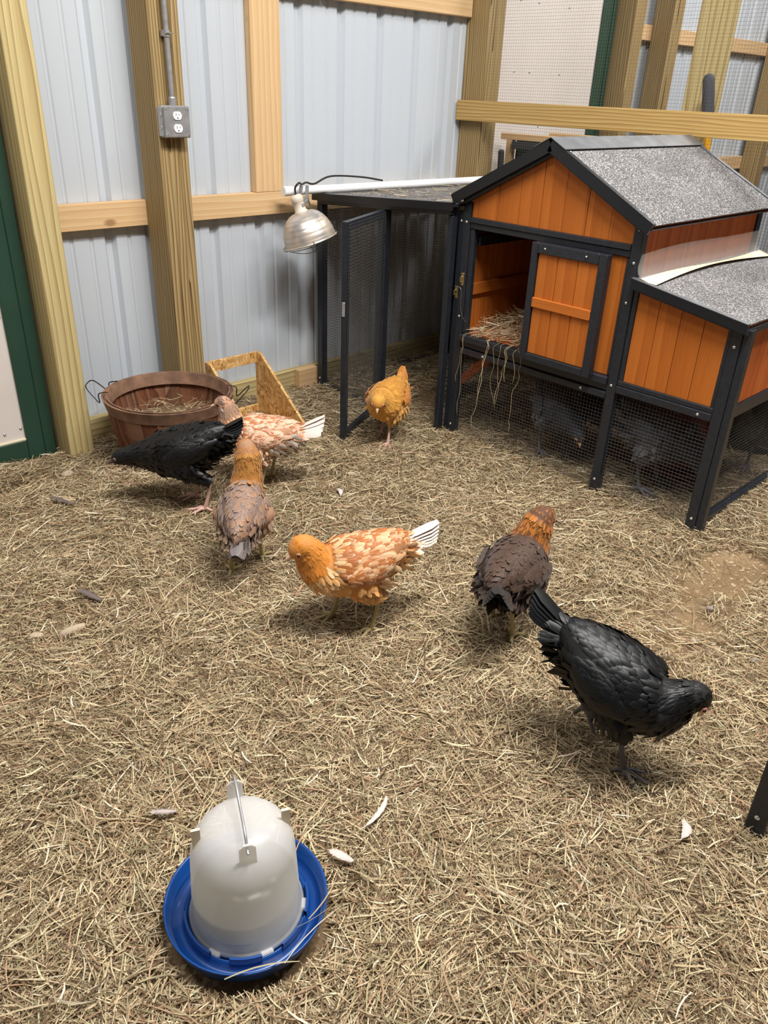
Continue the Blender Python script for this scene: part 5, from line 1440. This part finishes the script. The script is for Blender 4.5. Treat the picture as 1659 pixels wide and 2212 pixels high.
def A(c): return np.array(lin(c))
def pick(rs, *opts):
    t = rs.rand(); s = 0
    for p, c in opts:
        s += p
        if t <= s: return A(c)
    return A(opts[-1][1])
def jit(rs, c, k=0.12): return c * (1 + rs.uniform(-k, k))
def cf_black(reg, f, t, rs):
    c = A((13, 13, 14)); e = A((20, 23, 24)) if reg in ('covert', 'neck', 'tail', 'body') and rs.rand() < 0.5 else A((10, 10, 11))
    if reg in ('covert', 'body') and t > 0.1 and rs.rand() < 0.2: e = pick(rs, (0.5, (20, 36, 34)), (0.5, (24, 32, 42)))  # blue-green sheen painted into the edge colour of some upper feathers
    if reg in ('tail', 'tailcovert'): e = A((24, 31, 31))
    return jit(rs, c), jit(rs, e)
def cf_blackplain(reg, f, t, rs):
    return jit(rs, A((12, 11, 12))), jit(rs, A((18, 18, 19)))
def cf_grey(reg, f, t, rs):
    c = A((62, 62, 68)); e = A((90, 88, 94)) if rs.rand() < 0.5 else A((44, 44, 50))
    if reg in ('fluff', 'thigh'): c, e = A((88, 86, 90)), A((106, 104, 108))
    if reg in ('neck', 'head', 'tail'): c, e = A((44, 45, 52)), A((60, 60, 68))
    return jit(rs, c), jit(rs, e)
def cf_orange(reg, f, t, rs):
    c, e = A((198, 136, 56)), A((216, 160, 80))
    if reg == 'head': c, e = A((214, 158, 66)), A((224, 172, 84))
    if reg == 'neck': c, e = A((206, 146, 58)), A((222, 166, 80))
    if reg in ('covert', 'secondary', 'tailcovert'): c, e = (A((188, 116, 44)), A((222, 168, 96)))
    if reg in ('fluff', 'thigh') or (reg == 'body' and t < -0.4): c, e = A((206, 154, 84)), A((220, 178, 116))
    if reg == 'tail': c, e = A((186, 120, 50)), A((200, 136, 64))
    return jit(rs, c), jit(rs, e)
def cf_buff(reg, f, t, rs):
    if reg in ('head', 'beard'): return jit(rs, A((200, 126, 46))), jit(rs, A((212, 142, 60)))
    if reg == 'neck':
        if f > 0.35: return jit(rs, A((196, 120, 42))), jit(rs, A((214, 146, 66)))
        return jit(rs, pick(rs, (0.6, (206, 146, 80)), (0.4, (226, 186, 136)))), jit(rs, A((228, 196, 156)))
    if reg in ('primary',): return A((232, 226, 224)), A((240, 234, 232))
    if reg in ('tail',): return jit(rs, A((226, 208, 194)), .05), jit(rs, A((236, 224, 214)), .05)
    if reg == 'tailcovert': return jit(rs, pick(rs, (0.5, (198, 128, 72)), (0.5, (228, 204, 182)))), jit(rs, A((232, 212, 192)))
    if reg == 'covert' or (reg == 'body' and t > 0.0) or reg == 'secondary':
        return jit(rs, pick(rs, (0.66, (166, 98, 48)), (0.34, (204, 160, 116)))), jit(rs, pick(rs, (0.5, (224, 196, 164)), (0.5, (188, 124, 72))))
    if reg in ('fluff',): return jit(rs, A((214, 176, 130))), jit(rs, A((228, 204, 170)))
    return jit(rs, A((202, 142, 76))), jit(rs, A((222, 180, 126)))
def cf_white(reg, f, t, rs):
    if reg == 'head': return jit(rs, A((112, 90, 80))), jit(rs, A((142, 116, 100)))
    if reg == 'beard': return jit(rs, A((206, 198, 192))), jit(rs, A((222, 214, 208)))
    if reg == 'neck':
        if f > 0.72: return jit(rs, A((150, 116, 92))), jit(rs, A((206, 176, 150)))
        return jit(rs, pick(rs, (0.6, (190, 122, 72)), (0.4, (226, 190, 156)))), jit(rs, A((232, 206, 180)))
    if reg == 'tail': return jit(rs, A((230, 212, 202)), .05), jit(rs, A((238, 226, 218)), .05)
    if reg == 'fluff': return jit(rs, A((222, 210, 198))), jit(rs, A((232, 222, 212)))
    if reg == 'primary': return A((196, 150, 126)), A((226, 200, 184))
    return jit(rs, pick(rs, (0.45, (180, 108, 66)), (0.55, (222, 184, 152)))), jit(rs, pick(rs, (0.65, (234, 212, 192)), (0.35, (196, 130, 90))))
def cf_wheat(reg, f, t, rs):
    if reg == 'head': return jit(rs, A((172, 112, 56))), jit(rs, A((188, 128, 68)))
    if reg == 'beard': return jit(rs, A((160, 108, 58))), jit(rs, A((190, 140, 84)))
    if reg == 'neck': return jit(rs, A((168, 112, 52))), jit(rs, pick(rs, (0.6, (206, 160, 90)), (0.4, (176, 124, 66))))
    if reg in ('tail', 'tailcovert'): return jit(rs, A((112, 104, 104))), jit(rs, A((140, 130, 126)))
    if reg in ('fluff', 'thigh'): return jit(rs, A((164, 138, 116))), jit(rs, A((184, 160, 136)))
    return jit(rs, pick(rs, (0.6, (132, 112, 104)), (0.4, (150, 116, 92)))), jit(rs, pick(rs, (0.6, (162, 138, 124)), (0.4, (186, 144, 110))))
def cf_brown(reg, f, t, rs):
    if reg == 'head': return jit(rs, A((140, 84, 36))), jit(rs, A((164, 104, 48)))
    if reg == 'neck':
        if f > 0.12: return jit(rs, pick(rs, (0.65, (168, 100, 38)), (0.35, (96, 58, 30)))), jit(rs, pick(rs, (0.7, (206, 142, 66)), (0.3, (150, 92, 40))))
        return jit(rs, A((80, 56, 42))), jit(rs, pick(rs, (0.7, (104, 76, 56)), (0.3, (170, 116, 62))))
    if reg in ('tail', 'primary'): return jit(rs, A((30, 25, 23))), jit(rs, A((42, 34, 30)))
    if reg in ('fluff', 'thigh'): return jit(rs, A((62, 46, 38))), jit(rs, A((84, 66, 54)))
    if reg == 'tailcovert': return jit(rs, A((50, 36, 28))), jit(rs, A((66, 48, 38)))
    return jit(rs, A((70, 52, 42))), jit(rs, pick(rs, (0.7, (90, 68, 56)), (0.3, (58, 44, 36))))

PK = (198, 160, 146); YG = (168, 152, 104); GY = (96, 92, 96)
hen('black_hen', 'glossy black hen striding in front on the right', 1.274, 0.553, -79, 1.15, -13, (0.128, 0.026, 0.170), (0.50, 0.22, -0.80), cf_black, 'feather_black', tail=(40, 0.105, 11, -3), feet=((0.050, -0.034), (-0.060, 0.030)), lift=(0, 0.045), legc=GY, seed=1, beakm='beak', hsc=1.15, wide=1.10, neckw=1.15)
hen('buff_hen', 'buff and white hen with golden head in the middle', 1.172, 1.266, 156, 1.10, -3, (0.128, 0.0, 0.222), (0.90, 0.10, -0.38), cf_buff, 'feather', 'face_tan', tail=(25, 0.105, 11, -5), feet=((-0.028, 0.042), (0.045, -0.040)), legc=YG, seed=2, beard=1.1, comb=False, hsc=1.35, neckw=1.35)
hen('brown_hen', 'dark brown hen with golden neck facing the coop', 1.472, 0.984, 16, 1.07, 8, (0.118, -0.02, 0.252), (0.85, -0.2, -0.5), cf_brown, 'feather', 'face_tan', tail=(22, 0.10, 11, 2), feet=((-0.035, -0.030), (0.02, 0.045)), legc=YG, seed=3, tailyaw=-24, comb=False, neckw=1.5, hsc=1.35)
hen('wheaten_hen', 'grey and golden hen seen from behind left of centre', 1.130, 1.705, 47, 1.04, 24, (0.098, 0.0, 0.305), (0.75, 0.4, 0.1), cf_wheat, 'feather', 'face_tan', tail=(-22, 0.070, 11, -4), feet=((-0.050, 0.034), (0.03, -0.042)), legc=YG, seed=4, neckw=1.4, comb=False, beard=0.8, wide=0.80, hsc=1.2)
hen('speckled_hen', 'rust and white speckled hen in front of the basket', 1.495, 2.120, 134, 1.05, 5, (0.122, 0.0, 0.265), (0.95, 0.10, -0.12), cf_white, 'feather', 'face_dark', tail=(32, 0.118, 9, 9), feet=((0.0, 0.042), (-0.02, -0.042)), legc=YG, seed=5, beard=1.2, comb=False, neckw=1.2, hsc=1.15)
hen('black_hen', 'black hen stretching its neck low before the basket', 1.200, 2.143, 139, 1.15, -12, (0.180, 0.0, 0.134), (0.95, 0.06, -0.30), cf_blackplain, 'feather_black', 'face_dark', tail=(34, 0.085, 11, -4), feet=((-0.055, 0.040), (-0.015, -0.040)), legc=PK, seed=6, beakm='beak_dark', hsc=1.05)
hen('golden_hen', 'golden orange hen standing beside the open run door', 2.112, 2.112, 206, 1.03, 4, (0.140, 0.01, 0.195), (0.75, 0.18, -0.6), cf_orange, 'feather', tail=(46, 0.08, 9, -3), feet=((0.045, 0.022), (-0.055, -0.040)), legc=PK, seed=7, hsc=1.25, neckw=1.25)
hen('grey_hen', 'slate grey hen pecking under the house left of the middle leg', 2.545, 1.600, 238, 1.12, -14, (0.150, 0.02, 0.110), (0.55, 0.1, -0.8), cf_grey, 'feather', 'face_tan', tail=(50, 0.10, 9, -3), legc=GY, seed=8)
hen('grey_hen', 'slate grey hen half hidden behind the pecking grey hen', 2.755, 1.530, 205, 1.05, -6, (0.140, -0.02, 0.150), (0.7, -0.2, -0.6), cf_grey, 'feather', 'face_dark', tail=(36, 0.09, 9, -3), legc=GY, seed=9)
hen('grey_hen', 'plump grey hen pecking under the nest box', 2.565, 1.180, -86, 1.26, -12, (0.150, 0.0, 0.085), (0.35, -0.1, -0.95), cf_grey, 'feather', 'face_dark', tail=(16, 0.07, 9, -4), legc=GY, seed=10, fluff=1.15)
hen('black_hen', 'black hen in the shade behind the coop\'s corner leg', 3.030, 1.060, 190, 1.15, 0, (0.130, 0.0, 0.240), (0.9, 0.0, -0.3), cf_blackplain, 'feather_black', 'face_dark', tail=(40, 0.10, 9, 0), legc=GY, seed=11)
